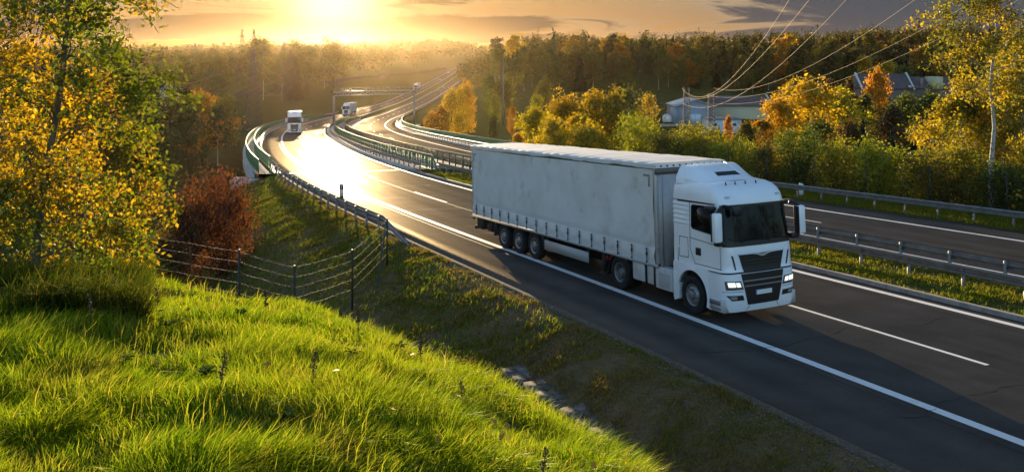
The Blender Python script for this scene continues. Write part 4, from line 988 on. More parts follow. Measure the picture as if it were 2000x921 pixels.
for (y, d, away, col, label) in [(640, 5.4, 0, (.6, .6, .6), 'silver car in the oncoming lanes just above the furthest lorry'), (770, 2.0, 0, (.7, .7, .7), 'white car in the oncoming lanes, furthest up the hill on the left'),
                                 (480, 18.6, 1, (.05, .045, .04), 'dark car in the far lanes beside the orange tree by the road'), (545, 15.2, 1, (.6, .6, .6), 'pale car overtaking in the far lanes above the orange tree'),
                                 (700, 18.6, 1, (.5, .48, .45), 'grey car leading near the verge at the top of the far lanes'), (705, 21.0, 1, (.62, .6, .58), 'pale car on the outer edge at the top of the far lanes'), (750, 15.2, 1, (.12, .10, .1), 'dark car next to the median at the top of the far lanes'),
                                 (930, 5.4, 0, (.65, .62, .6), 'pale car in the oncoming lanes where the road meets the wooded skyline')]:
    o = car if first else copy_tree(car, CK); first = False
    s = s_at_y(y); p = at(s, d); q = at(s + (8 if away else -8), d); fwd = q - p
    o.matrix_world = pose(p[0], p[1], p[2], math.atan2(fwd[1], fwd[0]), math.atan2(fwd[2], np.hypot(fwd[0], fwd[1])))
    tag(o, label, 'car', 'cars far up the motorway')
    for ch in o.children: ch.color = (*col, 1)
# ------------------------------------------------------------------ trees
LEAF = leaf_mat('foliage_by_kind', None, 0.52, 0.42, 0.35)
LEAFF = leaf_mat('far_foliage', None, 0.28, 0.45, 0.085, hue=(1.7, 1.3, .75))
LEAFN = leaf_mat('spruce_needles', None, 0.15, 0.3, 0.4, warm=(1, 1, .7))
BARK = mat('bark_brown', (0.075, 0.055, 0.038), 0.9, 0, .2, var=.35, vscale=6, bump=.4, bscale=12)
def birch_bark():
    m = bpy.data.materials.new('birch_bark'); m.use_nodes = True; t = NT(m.node_tree); t.n.clear()
    v = t.new('ShaderNodeTexCoord').outputs['Object']
    s = t.new('ShaderNodeVectorMath', {0: v, 1: (1.5, 1.5, 6.0)}, operation='MULTIPLY').outputs[0]
    n = t.smooth(t.noise(s, 1.6, 5, .7), .52, .62); n2 = t.smooth(t.noise(v, 1.1, 4, .6), .5, .7)
    c = t.mix(n, (0.40, 0.37, 0.32, 1), (0.045, 0.038, 0.03, 1)); c = t.mix(t.math('MULTIPLY', n2, .5), c, (.22, .17, .11, 1))
    t.new('ShaderNodeOutputMaterial', {'Surface': t.new('ShaderNodeBsdfPrincipled', {'Base Color': c, 'Roughness': .8}).outputs[0]}); return m
BIRCH = birch_bark()
def leaf_quads(C, size, rng, aspect=.62, up=.3, long_dir=None):
    n = len(C); C = np.asarray(C, float); size = np.broadcast_to(np.asarray(size, float), (n,))[:, None]
    N = rng.normal(size=(n, 3)); N[:, 2] += up; N /= np.linalg.norm(N, axis=1, keepdims=True) + 1e-9
    A = rng.normal(size=(n, 3)) if long_dir is None else long_dir + rng.normal(size=(n, 3)) * .35
    U = A - N * (A * N).sum(1, keepdims=True); U /= np.linalg.norm(U, axis=1, keepdims=True) + 1e-9; W = np.cross(N, U)
    a = C - U * size; b = C - U * size * .1 + W * size * aspect + N * size * .15; c = C + U * size * 1.1; d = C - U * size * .1 - W * size * aspect + N * size * .15
    return np.stack([a, b, c, d], 1).reshape(-1, 3)
def quads(n): return [np.arange(n * 4).reshape(-1, 4)]
def skeleton(rng, h, R, cb, nl, tr, lean=0.0, shape='round', elev=(15, 50), stems=1, wob=.03, nsub=3, subspread=.4):
    """trunk, limbs and twigs; returns mesh builder and clump centres with weights"""
    b = MB(); C = []; ends = []
    for st in range(stems):
        az0 = rng.uniform(0, 2 * np.pi); sp_ = 0 if stems == 1 else R * .75 * rng.uniform(.2, 1)
        hh = h * (1 if st == 0 else rng.uniform(.65, .98))
        k = 9; t = np.linspace(0, 1, k); wobx = np.cumsum(rng.normal(size=k)) * wob * h / 6; woby = np.cumsum(rng.normal(size=k)) * wob * h / 6; wobx -= wobx[0]; woby -= woby[0]
        P = np.stack([wobx + np.cos(az0) * sp_ * t ** .8 + lean * h * t, woby + np.sin(az0) * sp_ * t ** .8, hh * t * .97], 1); P[0, 2] = -.4
        trs = tr / stems ** .4; b.tube(P, trs * (1 - t * .86), 6, cap=False)
        n_ = max(3, nl // stems)
        for i in range(n_):
            u = (i + rng.uniform(.1, .9)) / n_; tz = cb + (.985 - cb) * u; base = np.array([np.interp(tz, t, P[:, q]) for q in range(3)])
            if shape == 'round': rr = np.sqrt(max(0, 1 - ((u - .42) / .62) ** 2))
            elif shape == 'tall': rr = (np.sin(np.pi * min(1, u * .9 + .08)) ** .7)
            elif shape == 'cone': rr = 1.0 - u * .85
            else: rr = .55 + .45 * np.sin(np.pi * u)
            ln = R * rr * rng.uniform(.6, 1.12) / (1 if stems == 1 else 1.5); az = i * 2.4 + rng.uniform(-.5, .5) + st; el = R_(rng.uniform(*elev)) * (.5 + u)
            dirv = np.array([np.cos(az) * np.cos(el), np.sin(az) * np.cos(el), np.sin(el)])
            mid = base + dirv * ln * .55 + rng.normal(size=3) * ln * .06; end = base + dirv * ln + np.array([0, 0, -ln * .10]) + rng.normal(size=3) * ln * .08
            b.tube([base, mid, end], [trs * .36 * (1 - tz * .6), trs * .2 * (1 - tz * .5), trs * .05], 4, cap=False)
            C += [mid * .45 + end * .55, end]; ends.append(end)
            for q in range(nsub):
                f = rng.uniform(.4, 1); s0 = base + (end - base) * f; e = s0 + (dirv * .5 + rng.normal(size=3) * .8) * ln * subspread * rng.uniform(.5, 1); b.tube([s0, e], [trs * .09, trs * .025], 3, cap=False); C.append(e); 
        C.append(P[-1]); C.append(P[-2])
    return b, np.array(C)
def tree_proto(seed, kind, h=12., R=4., cb=.25, nl=16, nleaf=2600, leaf=.28, tr=.2, **kw):
    rng = np.random.default_rng(seed)
    if kind == 'spruce':
        b = MB(); t = np.linspace(0, 1, 6); b.tube(np.stack([t * 0, t * 0, t * h - .3], 1), tr * (1 - t * .93), 6, cap=False)
        tiers = int(h * 1.9); L = []; D = []; Sz = []
        for i in range(tiers):
            u = i / tiers; z = h * (cb + (1 - cb) * u); rad = R * (1 - u) ** .85 * rng.uniform(.8, 1.1) + .12
            for j in range(max(4, int(9 * (1 - u) + 4))):
                az = rng.uniform(0, 2 * np.pi); r_ = rad * rng.uniform(.75, 1.1); e = np.array([np.cos(az) * r_, np.sin(az) * r_, z - r_ * .28]); s0 = np.array([0, 0, z])
                b.bar(s0, e, .035 * (1.2 - u), .01, 3)
                m = max(3, int(r_ / R * nleaf / (tiers * 6)) + 2)
                f = rng.uniform(.15, 1.05, m)[:, None]; q = s0 + (e - s0) * f + rng.normal(size=(m, 3)) * np.array([.16, .16, .10]) * (1 + r_ * .25); q[:, 2] -= .08
                L.append(q); D.append(np.repeat(((e - s0) / r_)[None], m, 0)); Sz.append(np.full(m, leaf) * rng.uniform(.6, 1.2, m))
        L = np.concatenate(L); V = leaf_quads(L, np.concatenate(Sz), rng, .34, 1.2, np.concatenate(D) + np.array([0, 0, -.25]))
    else:
        b, C = skeleton(rng, h, R, cb, nl, tr, **kw)
        wgt = rng.uniform(.25, 1.0, len(C)) ** 1.3; wgt /= wgt.sum(); ix = rng.choice(len(C), nleaf, p=wgt)
        sg = R * (.155 if kind != 'bush' else .13) * rng.uniform(.55, 1.3, len(C))
        off = rng.normal(size=(nleaf, 3)); off *= sg[ix][:, None] * np.array([1, 1, .8])
        if kind == 'birch': off[:, 2] -= np.abs(rng.normal(size=nleaf)) * R * .16
        P = C[ix] + off; P[:, 2] = np.maximum(P[:, 2], .12)
        V = leaf_quads(P, leaf * rng.uniform(.55, 1.25, nleaf), rng)
    mt = {'birch': BIRCH, 'bush': BARK}.get(kind, BARK)
    tm = b.mesh('trunk', mt); cm = make_mesh('crown', V, quads(len(V) // 4), LEAFN if kind == 'spruce' else LEAF)
    return dict(trunk=tm, crown=cm, h=h, R=R, kind=kind)
PROT = {}
def proto(key):
    if key in PROT: return PROT[key]
    k, i = key
    if k == 'broad': p = tree_proto(100 + i, 'broad', 12, 4.4, .20, 20, 2300, .36, .2)
    elif k == 'tall': p = tree_proto(120 + i, 'birch', 15, 3.0, .38, 20, 1500, .34, .15, shape='tall', elev=(20, 60))
    elif k == 'pine': p = tree_proto(140 + i, 'pine', 15, 3.0, .60, 13, 1400, .34, .2, elev=(0, 35))
    elif k == 'spruce': p = tree_proto(160 + i, 'spruce', 15, 2.7, .06, nleaf=4200, leaf=.46, tr=.18)
    elif k == 'mid': p = tree_proto(180 + i, 'broad', 9, 3.3, .08, 26, 4300, .215, .15, nsub=5, shape='round', elev=(25, 60))
    elif k == 'midtall': p = tree_proto(190 + i, 'birch', 11, 2.6, .12, 26, 4200, .20, .13, nsub=5, shape='tall', elev=(30, 65))
    elif k == 'sparse': p = tree_proto(195 + i, 'birch', 11, 2.6, .2, 26, 2300, .13, .12, nsub=7, shape='tall', elev=(40, 70), wob=.05)
    elif k == 'willow': p = tree_proto(200 + i, 'bush', 4.4, 2.3, .10, 70, 5200, .085, .10, stems=13, nsub=4, shape='bushy', elev=(40, 78))
    elif k == 'round': p = tree_proto(210 + i, 'bush', 3.6, 2.6, .06, 80, 8500, .075, .09, stems=12, nsub=4, shape='round', elev=(5, 62))
    elif k == 'shrub': p = tree_proto(220 + i, 'bush', 3, 1.6, .06, 30, 3000, .11, .06, stems=6, nsub=3, shape='bushy', elev=(30, 70))
    PROT[key] = p; return p
NT_ = [0]
def plant(name, key, x, y, h, rad, colour, label, cat, group=None, rz=None, z=None, lean=0):
    p = proto(key); NT_[0] += 1
    rng = np.random.default_rng(5000 + NT_[0])
    z = land1(x, y) if z is None else z
    root = empty(name, (x, y, z), rng.uniform(0, 6.28) if rz is None else rz)
    sx = (rad / p['R']) if rad else h / p['h'] * rng.uniform(.9, 1.1)
    root.scale = (sx, sx, h / p['h'])
    c = mobj('crown', p['crown'], root); c.color = (*[float(q) for q in colour], 1); mobj('trunk', p['trunk'], root)
    return tag(root, label, cat, group)
GOLD = (.43, .275, .014); YEL = (.37, .30, .018); ORA = (.38, .19, .012); OLIVE = (.125, .122, .02); GRN = (.065, .095, .016); LIME = (.225, .225, .018); RUST = (.15, .065, .014); DARK = (.022, .036, .012); PINE = (.034, .048, .016); BROWN = (.095, .06, .02)
CN = {GOLD: 'golden', YEL: 'yellow', ORA: 'orange', OLIVE: 'olive', GRN: 'green', LIME: 'lime green', RUST: 'rust brown', DARK: 'dark green', PINE: 'dark green', BROWN: 'brown'}
rgF = np.random.default_rng(77)
def jit(c, a=.18): c = np.array(c); return c * rgF.uniform(1 - a, 1 + a) * rgF.uniform(1 - a * .5, 1 + a * .5, 3)
ORD = ['first', 'second', 'third', 'fourth', 'fifth', 'sixth', 'seventh', 'eighth', 'ninth', 'tenth', 'eleventh', 'twelfth', 'thirteenth', 'fourteenth', 'fifteenth', 'sixteenth', 'seventeenth', 'eighteenth', 'nineteenth', 'twentieth']
def by_pixel(lst, fmt, group, cat='tree'):
    """lst: name, proto, px centre, px top row, distance, px half width, colour; labelled in order from the left"""
    lst = sorted(lst, key=lambda q: q[2])
    for i, (name, key, px, py, y, hwid, colr) in enumerate(lst):
        x = (px - 1000) / F * y; z = land1(x, y); h = ((HOR - py) / F * y - z) * .9
        plant(name, key, x, y, h, hwid / F * y, jit(colr), fmt.format(col=CN[colr], n=ORD[i] if i < len(ORD) else 'next', kind={'spruce': 'spruce', 'pine': 'pine', 'tall': 'birch', 'midtall': 'birch', 'sparse': 'half bare birch'}.get(key[0], 'tree')), cat, group)
B, T_, S_, M_, MT = 'broad', 'tall', 'spruce', 'mid', 'midtall'
# golden trees in the dip above the trailer
by_pixel([('autumn_tree', (M_, 0), 1045, 213, 118, 46, YEL), ('autumn_tree', (M_, 1), 1102, 190, 125, 50, GOLD), ('autumn_tree', (M_, 2), 1160, 186, 122, 52, YEL), ('autumn_tree', (MT, 0), 1130, 205, 110, 34, GOLD), ('autumn_tree', (M_, 0), 1200, 182, 118, 48, YEL),
          ('bare_birch', ('sparse', 0), 1228, 150, 112, 40, OLIVE), ('bare_birch', ('sparse', 1), 1262, 165, 116, 34, YEL), ('autumn_tree', (M_, 1), 1238, 225, 106, 44, YEL), ('autumn_tree', (M_, 2), 1078, 236, 100, 42, YEL), ('autumn_tree', (M_, 1), 1150, 240, 98, 46, YEL), ('autumn_tree', (MT, 1), 1012, 250, 108, 24, GOLD)],
         '{n} from left in the golden clump above the trailer, a {col} {kind}', 'golden trees in the dip above the trailer')
# golden trees to the right of the sheds
by_pixel([('autumn_tree', (M_, 0), 1580, 158, 140, 62, GOLD), ('autumn_tree', (M_, 1), 1525, 190, 135, 42, GOLD), ('autumn_tree', (M_, 2), 1640, 180, 150, 45, YEL), ('autumn_tree', (MT, 0), 1490, 222, 128, 30, ORA), ('autumn_tree', (MT, 1), 1690, 172, 160, 30, OLIVE),
          ('autumn_tree', (M_, 0), 1715, 140, 170, 32, ORA), ('autumn_tree', (MT, 1), 1660, 140, 172, 20, BROWN), ('autumn_tree', (MT, 0), 1618, 140, 185, 22, BROWN), ('autumn_tree', (M_, 2), 1770, 190, 140, 40, GRN), ('autumn_tree', (M_, 1), 1825, 182, 135, 42, GRN), ('autumn_tree', (M_, 0), 1460, 240, 118, 30, OLIVE), ('autumn_tree', (M_, 1), 1545, 165, 165, 40, YEL), ('autumn_tree', (M_, 2), 1745, 215, 118, 34, BROWN), ('autumn_tree', (M_, 1), 1600, 232, 112, 40, OLIVE), ('autumn_tree', (M_, 0), 1660, 238, 105, 38, BROWN)],
         '{n} from left of the trees right of the sheds, a {col} {kind}', 'autumn trees right of the sheds')
by_pixel([('spruce', (S_, 0), 1685, 212, 100, 20, DARK), ('spruce', (S_, 1), 1790, 222, 96, 26, DARK), ('spruce', (S_, 2), 1850, 214, 100, 22, DARK), ('spruce', (S_, 1), 1740, 238, 92, 22, DARK)],
         '{n} from the left of the dark spruces standing above the willow bushes', 'dark spruces above the willows')
by_pixel([('spruce', (S_, 0), 1404, 236, 150, 9, DARK)], 'small dark spruce in front of the long white wall by the shed', None)
by_pixel([('autumn_tree', (MT, 1), 1423, 218, 158, 12, ORA)], 'slim orange tree before the cream building', None)
# trees and bushes beyond the far bridge
by_pixel([('autumn_tree', (M_, 0), 882, 178, 205, 26, GOLD), ('autumn_tree', (M_, 1), 912, 164, 232, 18, GOLD), ('autumn_tree', (M_, 2), 862, 210, 200, 22, ORA), ('autumn_tree', (M_, 1), 842, 218, 208, 14, ORA), ('autumn_tree', (M_, 0), 898, 176, 212, 16, YEL)],
         '{n} from the left of the orange trees beside the far lanes, a {col} one', 'orange trees beside the far lanes')
by_pixel([('autumn_tree', (M_, 0), 957, 147, 320, 17, GRN), ('autumn_tree', (M_, 1), 985, 156, 300, 24, OLIVE), ('autumn_tree', (M_, 2), 967, 188, 270, 14, OLIVE), ('autumn_tree', (MT, 0), 1000, 202, 230, 12, ORA), ('autumn_tree', (M_, 1), 1062, 158, 260, 20, OLIVE), ('autumn_tree', (M_, 2), 1047, 190, 235, 18, LIME), ('autumn_tree', (MT, 1), 962, 220, 190, 11, OLIVE), ('autumn_tree', (M_, 0), 932, 148, 420, 16, OLIVE)],
         '{n} from left of the scattered meadow trees below the wood, a {col} one', 'scattered meadow trees')
# row of trees left of the bridge
by_pixel([('autumn_tree', (B, 0), 395, 178, 170, 48, ORA), ('autumn_tree', (B, 1), 330, 190, 165, 46, OLIVE), ('autumn_tree', (B, 2), 440, 185, 185, 30, OLIVE), ('autumn_tree', (B, 3), 275, 200, 160, 46, OLIVE), ('birch', (T_, 0), 425, 190, 168, 26, GRN), ('autumn_tree', (B, 1), 365, 200, 150, 36, GRN), ('birch', (T_, 1), 300, 215, 140, 30, GRN), ('autumn_tree', (B, 2), 215, 190, 165, 50, OLIVE), ('autumn_tree', (B, 0), 140, 190, 170, 55, GRN), ('autumn_tree', (B, 3), 60, 180, 170, 55, OLIVE)],
         '{n} from left of the valley trees below the wires, a {col} {kind}', 'trees in the valley left of the bridge')
# woods
def wood(poly_fn, ys, step, kinds, name_lab, group, hr, rowlab, seed, cap):
    rg = np.random.default_rng(seed); n = 0; out = []
    for ri, y in enumerate(ys):
        x0, x1 = poly_fn(y); xs = np.arange(x0, x1, step)
        for x in xs: out.append((ri, x + rg.uniform(-.45, .45) * step, y + rg.uniform(-.4, .4) * step))
    for ri, x, y in out[:cap]:
        u = rg.uniform(); acc = 0
        for key, pr, col, nm in kinds:
            acc += pr
            if u <= acc: break
        h = rg.uniform(*hr) * (1.12 if key in ('spruce', 'pine') else 1)
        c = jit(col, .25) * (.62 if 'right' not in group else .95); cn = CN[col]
        plant(nm, (key, int(rg.integers(3))), x, y, h, None, c, f'{cn} {nm.replace("_", " ")} {rowlab[min(ri, len(rowlab) - 1)]} {name_lab}', 'tree', group)
KR = [('tall', .30, OLIVE, 'birch'), ('broad', .20, OLIVE, 'broadleaf_tree'), ('spruce', .16, PINE, 'spruce'), ('pine', .16, PINE, 'pine_tree'), ('broad', .07, ORA, 'broadleaf_tree'), ('tall', .07, BROWN, 'birch'), ('broad', .04, GOLD, 'broadleaf_tree')]
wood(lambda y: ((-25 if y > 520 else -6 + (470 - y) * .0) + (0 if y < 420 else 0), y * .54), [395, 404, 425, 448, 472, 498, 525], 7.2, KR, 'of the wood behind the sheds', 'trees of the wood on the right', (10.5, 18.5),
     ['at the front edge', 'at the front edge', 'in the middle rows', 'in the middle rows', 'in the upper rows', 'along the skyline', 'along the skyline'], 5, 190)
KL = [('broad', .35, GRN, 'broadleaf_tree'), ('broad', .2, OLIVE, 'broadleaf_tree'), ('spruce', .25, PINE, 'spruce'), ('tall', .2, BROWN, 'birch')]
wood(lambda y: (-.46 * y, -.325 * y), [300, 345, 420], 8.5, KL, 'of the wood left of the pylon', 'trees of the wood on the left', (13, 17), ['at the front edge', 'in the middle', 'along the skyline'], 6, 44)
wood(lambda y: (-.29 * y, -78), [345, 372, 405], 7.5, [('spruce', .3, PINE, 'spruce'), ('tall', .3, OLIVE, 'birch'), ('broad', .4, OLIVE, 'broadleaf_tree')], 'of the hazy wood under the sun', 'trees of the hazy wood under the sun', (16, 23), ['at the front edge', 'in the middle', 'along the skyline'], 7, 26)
# more distant woods: canopies of whole hillsides
def far_wood(name, label, spots, seed, col, per=130, leaf=1.0):
    rg = np.random.default_rng(seed); V = []
    for x, y, h, r in spots:
        z = land1(x, y); C = rg.normal(size=(7, 3)) * np.array([r * .4, r * .4, h * .16]) + np.array([0, 0, h * .66]); ix = rg.integers(0, 7, per)
        P = C[ix] + rg.normal(size=(per, 3)) * np.array([r * .3, r * .3, h * .13]); P[:, 2] = np.clip(P[:, 2], h * .1, None)
        V.append(leaf_quads(P + np.array([x, y, z]), leaf * rg.uniform(.5, 1.2, per), rg, up=.6))
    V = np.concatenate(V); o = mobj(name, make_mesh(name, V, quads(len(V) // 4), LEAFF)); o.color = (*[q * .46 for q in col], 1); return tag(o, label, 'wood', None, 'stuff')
rg = np.random.default_rng(9)
sp1 = []
for y in np.arange(545, 760, 13.0):
    for x in np.arange(-30 if y < 640 else -24, y * .6, 12.0): sp1.append((x + rg.uniform(-5, 5), y + rg.uniform(-5, 5), rg.uniform(8.5, 16.5), rg.uniform(3, 5.2)))
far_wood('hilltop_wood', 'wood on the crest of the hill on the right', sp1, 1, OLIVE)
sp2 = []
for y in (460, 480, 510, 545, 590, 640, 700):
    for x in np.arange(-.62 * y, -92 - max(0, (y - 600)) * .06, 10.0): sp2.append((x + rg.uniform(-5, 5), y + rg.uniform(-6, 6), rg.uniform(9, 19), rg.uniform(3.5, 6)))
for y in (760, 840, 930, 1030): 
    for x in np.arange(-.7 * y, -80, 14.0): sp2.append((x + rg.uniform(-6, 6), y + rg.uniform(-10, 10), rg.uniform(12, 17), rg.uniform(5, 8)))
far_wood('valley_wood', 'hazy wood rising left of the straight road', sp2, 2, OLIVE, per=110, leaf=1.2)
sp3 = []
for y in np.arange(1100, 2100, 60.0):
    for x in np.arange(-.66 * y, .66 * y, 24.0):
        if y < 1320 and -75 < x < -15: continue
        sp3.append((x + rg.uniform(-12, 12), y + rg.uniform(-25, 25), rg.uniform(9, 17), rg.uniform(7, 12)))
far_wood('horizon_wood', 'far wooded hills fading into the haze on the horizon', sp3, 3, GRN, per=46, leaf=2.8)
# willow bushes behind the mesh fence
wl = []
rg = np.random.default_rng(31)
for i, y in enumerate(np.arange(24, 82, 3.5)):
    s = s_at_y(y - 11)
    for j, d in enumerate((29.0, 32.2)):
        p = at(s, d + rg.uniform(-.5, .5)); wl.append((p[0] + j * .6, p[1] + rg.uniform(-.8, .8), j, rg.uniform(2.5, 4.0) + j * rg.uniform(.2, 1.4) + max(0, y - 45) * .03))
wl = sorted(wl, key=lambda q: q[0] / q[1]); nf = nb = 0
for x, y, j, h in wl:
    k = nf if j == 0 else nb
    if j == 0: nf += 1
    else: nb += 1
    c = [LIME, OLIVE, GRN, LIME][k % 4]
    n_ = f'{ORD[k]} from the left' if k < 20 else 'next to last'
    plant('willow_bush', ('willow', k % 3), x, y, h, 2.1 + rg.uniform(-.2, .4), jit(np.array(c) * 1.15, .15), f'{n_} in the {"front" if j == 0 else "back"} row of willow bushes behind the mesh fence', 'bush', 'willow bushes behind the mesh fence')
for px, py, y, hw, c, lab in [(2010, 285, 48, 50, YEL, 'low yellow bush at the right edge beside the tall birch'), (1890, 300, 50, 60, YEL, 'yellow bush at the foot of the tall white birch')]:
    x = (px - 1000) / F * y; z = land1(x, y); plant('autumn_bush', ('willow', 0), x, y, (HOR - py) / F * y - z, hw / F * y, jit(c), lab, 'bush')

# ---- big single trees built twig by twig
def fine_tree(name, label, x, y, h, limbs, trunk_pts, tr, leafn, leaf, colA, colB, bark, seed, twig=(.35, .8), zbase=None, tilt=1.0, crown_sig=.10, cat='tree', hang=.6, mixy=0.5, nt=9, shade_x=0.0):
    rg = np.random.default_rng(seed); z = land1(x, y) if zbase is None else zbase
    root = empty(name, (x, y, z)); tag(root, label, cat)
    tb = MB(); tw = []; 
    P = np.array(trunk_pts, float); P = resample(P, h / 14); t = np.linspace(0, 1, len(P)); tb.tube(P, tr * (1 - t * .88), 8, cap=False)
    nl, cb, R = limbs
    for i in range(nl):
        u = (i + rg.uniform(0, 1)) / nl; f = cb + (1 - cb) * u; base = np.array([np.interp(f, t, P[:, q]) for q in range(3)])
        az = i * 2.4 + rg.uniform(-.4, .4); el = R_(rg.uniform(18, 52)); ln = R * (np.sin(np.pi * min(1, .16 + u * .84)) ** .6) * rg.uniform(.7, 1.1)
        dv = np.array([np.cos(az) * np.cos(el), np.sin(az) * np.cos(el), np.sin(el)])
        q = np.linspace(0, 1, 6)[:, None]; L = base + dv * ln * q + np.array([0, 0, -.22 * ln * tilt]) * q ** 2.2 + np.cumsum(rg.normal(size=(6, 3)), 0) * ln * .025 * (q > 0)
        tb.tube(L, (tr * .34 * (1 - f * .6)) * (1 - q[:, 0] * .85), 5, cap=False)
        for k in range(nt):
            g = rg.uniform(.2, 1.0); s0 = np.array([np.interp(g, q[:, 0], L[:, m]) for m in range(3)]); tl = ln * rg.uniform(*twig) * (1.1 - .5 * g)
            d2 = dv * .6 + rg.normal(size=3) * .7; d2[2] += .1; d2 /= np.linalg.norm(d2); v = np.linspace(0, 1, 5)[:, None]
            W = s0 + d2 * tl * v + np.array([0, 0, -.35 * tl]) * v ** 2 * tilt
            tb.tube(W, (tr * .05) * (1 - v[:, 0] * .8), 3, cap=False); tw.append(W)
            for e in range(3):
                g2 = rg.uniform(.3, 1); s1 = np.array([np.interp(g2, v[:, 0], W[:, m]) for m in range(3)]); d3 = d2 * .5 + rg.normal(size=3) * .8; W2 = s1 + d3 * tl * .34 * v + np.array([0, 0, -.15 * tl]) * v ** 2
                tb.tube(W2, .006 * max(1, h / 8) * (1 - v[:, 0] * .6), 3, cap=False); tw.append(W2)
    tb.build('trunk', bark, root, smooth=True, sharp=60)
    tw = np.array(tw); n = leafn; a = rg.integers(0, len(tw), n); v = rg.uniform(.25, 1.02, n) * 3.999; iv = np.clip(v.astype(int), 0, 3); fr = (v - iv)[:, None]
    C = tw[a, iv] * (1 - fr) + tw[a, np.minimum(iv + 1, 4)] * fr + rg.normal(size=(n, 3)) * crown_sig * np.array([1, 1, .8])
    ld = rg.normal(size=(n, 3)) * .8; ld[:, 2] -= hang
    # leaves turn colour branch by branch
    sel = (fbm(C[:, 0] * .9 + seed, C[:, 2] * .9 + C[:, 1] * .5, seed, 2) + rg.uniform(-.16, .16, n)) < mixy + shade_x * C[:, 0]
    for nm, m, cl in (('green', sel, colA), ('yellow', ~sel, colB)):
        if m.sum() == 0: continue
        V = leaf_quads(C[m], leaf * rg.uniform(.6, 1.2, m.sum()), rg, .62, .2, ld[m])
        o = mobj('crown', make_mesh('crown', V, quads(len(V) // 4), LEAF), root); o.color = (*[q * (1.25 if leaf > .09 else 1) for q in cl], 1)
        if nm == 'yellow': o['label'] = 'yellow leaves of the crown'
    return root
# young birch on the bank at the left edge of the picture
yb = 9.2; xb = (60 - 1000) / F * yb; zb = land1(xb, yb)
fine_tree('young_birch', 'young birch with green and yellow leaves filling the left edge, nearest tree', xb, yb, 6.2, (36, .08, 1.5), [(0, 0, -.3), (.12, .0, 1.0), (.28, .1, 2.2), (.42, .0, 3.4), (.55, -.1, 4.8), (.6, 0, 6.0)], .046, 28000, .031, (.12, .16, .012), (.40, .275, .018), mat('young_bark', (.10, .075, .055), .85, var=.4, vscale=9), 41, crown_sig=.07, mixy=.60, shade_x=.12, twig=(.3, .6))
xb2 = (-120 - 1000) / F * 10.2
fine_tree('young_birch', 'second young birch at the left edge, mostly hidden behind the first one', xb2, 10.2, 6.5, (26, .08, 2.1), [(0, 0, -.3), (-.1, .1, 1.5), (.1, .1, 3.4), (.2, 0, 6.2)], .06, 10000, .044, (.10, .115, .012), (.40, .265, .018), mat('young_bark', (0,) * 3), 43, crown_sig=.08, mixy=.42)
xb3 = (250 - 1000) / F * 17; 
fine_tree('yellow_sapling', 'yellow green sapling between the young birch and the rust red shrub', xb3, 17.0, 2.5, (20, .05, .8), [(0, 0, -.3), (.1, 0, 1.2), (.1, .1, 2.4), (.2, 0, 3.4)], .04, 6000, .05, (.11, .13, .012), (.33, .21, .02), mat('young_bark', (0,) * 3), 44, crown_sig=.09)
xb4 = (150 - 1000) / F * 15
fine_tree('yellow_sapling', 'golden sapling low behind the young birch at the left', xb4, 15.0, 3.6, (22, .05, 1.7), [(0, 0, -.3), (.1, 0, 1.2), (-.1, .1, 2.4), (.1, 0, 3.5)], .045, 7000, .05, (.20, .16, .014), (.40, .265, .018), mat('young_bark', (0,) * 3), 45, crown_sig=.1)
# rust red shrub below the bridge end
for k, (px, py, y, hw, lab) in enumerate([(432, 350, 43, 80, 'rust red shrub below the end of the bridge, its edge glowing'), (352, 405, 41, 62, 'lower red brown shrub on the left of the rust red one'), (330, 470, 36, 55, 'dark brown bush in the hollow behind the wire fence')]):
    x = (px - 1000) / F * y; z = land1(x, y); h = (HOR - py) / F * y - z
    plant('red_shrub', ('round', k), x, y, h, hw / F * y, [(.11, .036, .016), (.09, .036, .015), (.055, .036, .014)][k], lab, 'shrub', z=z)
# tall white birch on the right and its neighbours
yb = 46.5; xb = (1938 - 1000) / F * yb; zb = land1(xb, yb)
fine_tree('white_birch', 'tall white birch with a slender trunk and thin yellow green crown at the right', xb, yb, 15, (28, .42, 3.2), [(0, 0, -.4), (-.1, 0, 2.5), (.12, 0, 5), (-.05, .1, 7.5), (.25, 0, 10), (.1, .1, 12.5), (.45, 0, 16.5)], .14, 15000, .10, (.13, .135, .016), (.28, .22, .018), BIRCH, 51, crown_sig=.24, mixy=.5, hang=.5, tilt=.5)
for px, y, h, R, n, lab, sd_, ca, cb_ in [(2005, 52, 12.5, 3.6, 16000, 'dense yellow green tree cut off by the right edge', 52, (.13, .14, .016), (.27, .22, .018)), (1880, 55, 9.5, 3.4, 15000, 'yellow green tree on the left of the tall white birch', 53, (.14, .14, .016), (.30, .23, .018)), (1965, 58, 11, 3.8, 15000, 'golden tree directly behind the tall white birch', 54, (.14, .13, .016), (.32, .22, .018)), (2090, 50, 13, 4, 9000, 'leafy tree just outside the right edge, its branches reaching in', 55, (.12, .13, .016), (.28, .22, .018))]:
    x = (px - 1000) / F * y; fine_tree('leafy_birch', lab, x, y, h, (26, .10, R), [(0, 0, -.4), (.2, 0, h * .3), (-.2, .1, h * .6), (.1, 0, h)], .16, n, .105, ca, cb_, BIRCH, sd_, crown_sig=.26, tilt=.35)

sp4 = []
for s_ in np.arange(S0 + 1, s_at_y(-2), 3.5):
    for d_ in (30, 36, 43): p = at(s_, d_); sp4.append((p[0], p[1], rg.uniform(8, 13), rg.uniform(3, 4.5)))
for x_ in np.arange(-30, 14, 5.0): sp4.append((x_, -52 + rg.uniform(-4, 4), rg.uniform(9, 12), 4.0))
far_wood('roadside_wood', 'belt of trees by the road behind the viewer, mirrored in the windscreen', sp4, 4, GRN, per=260, leaf=.35)
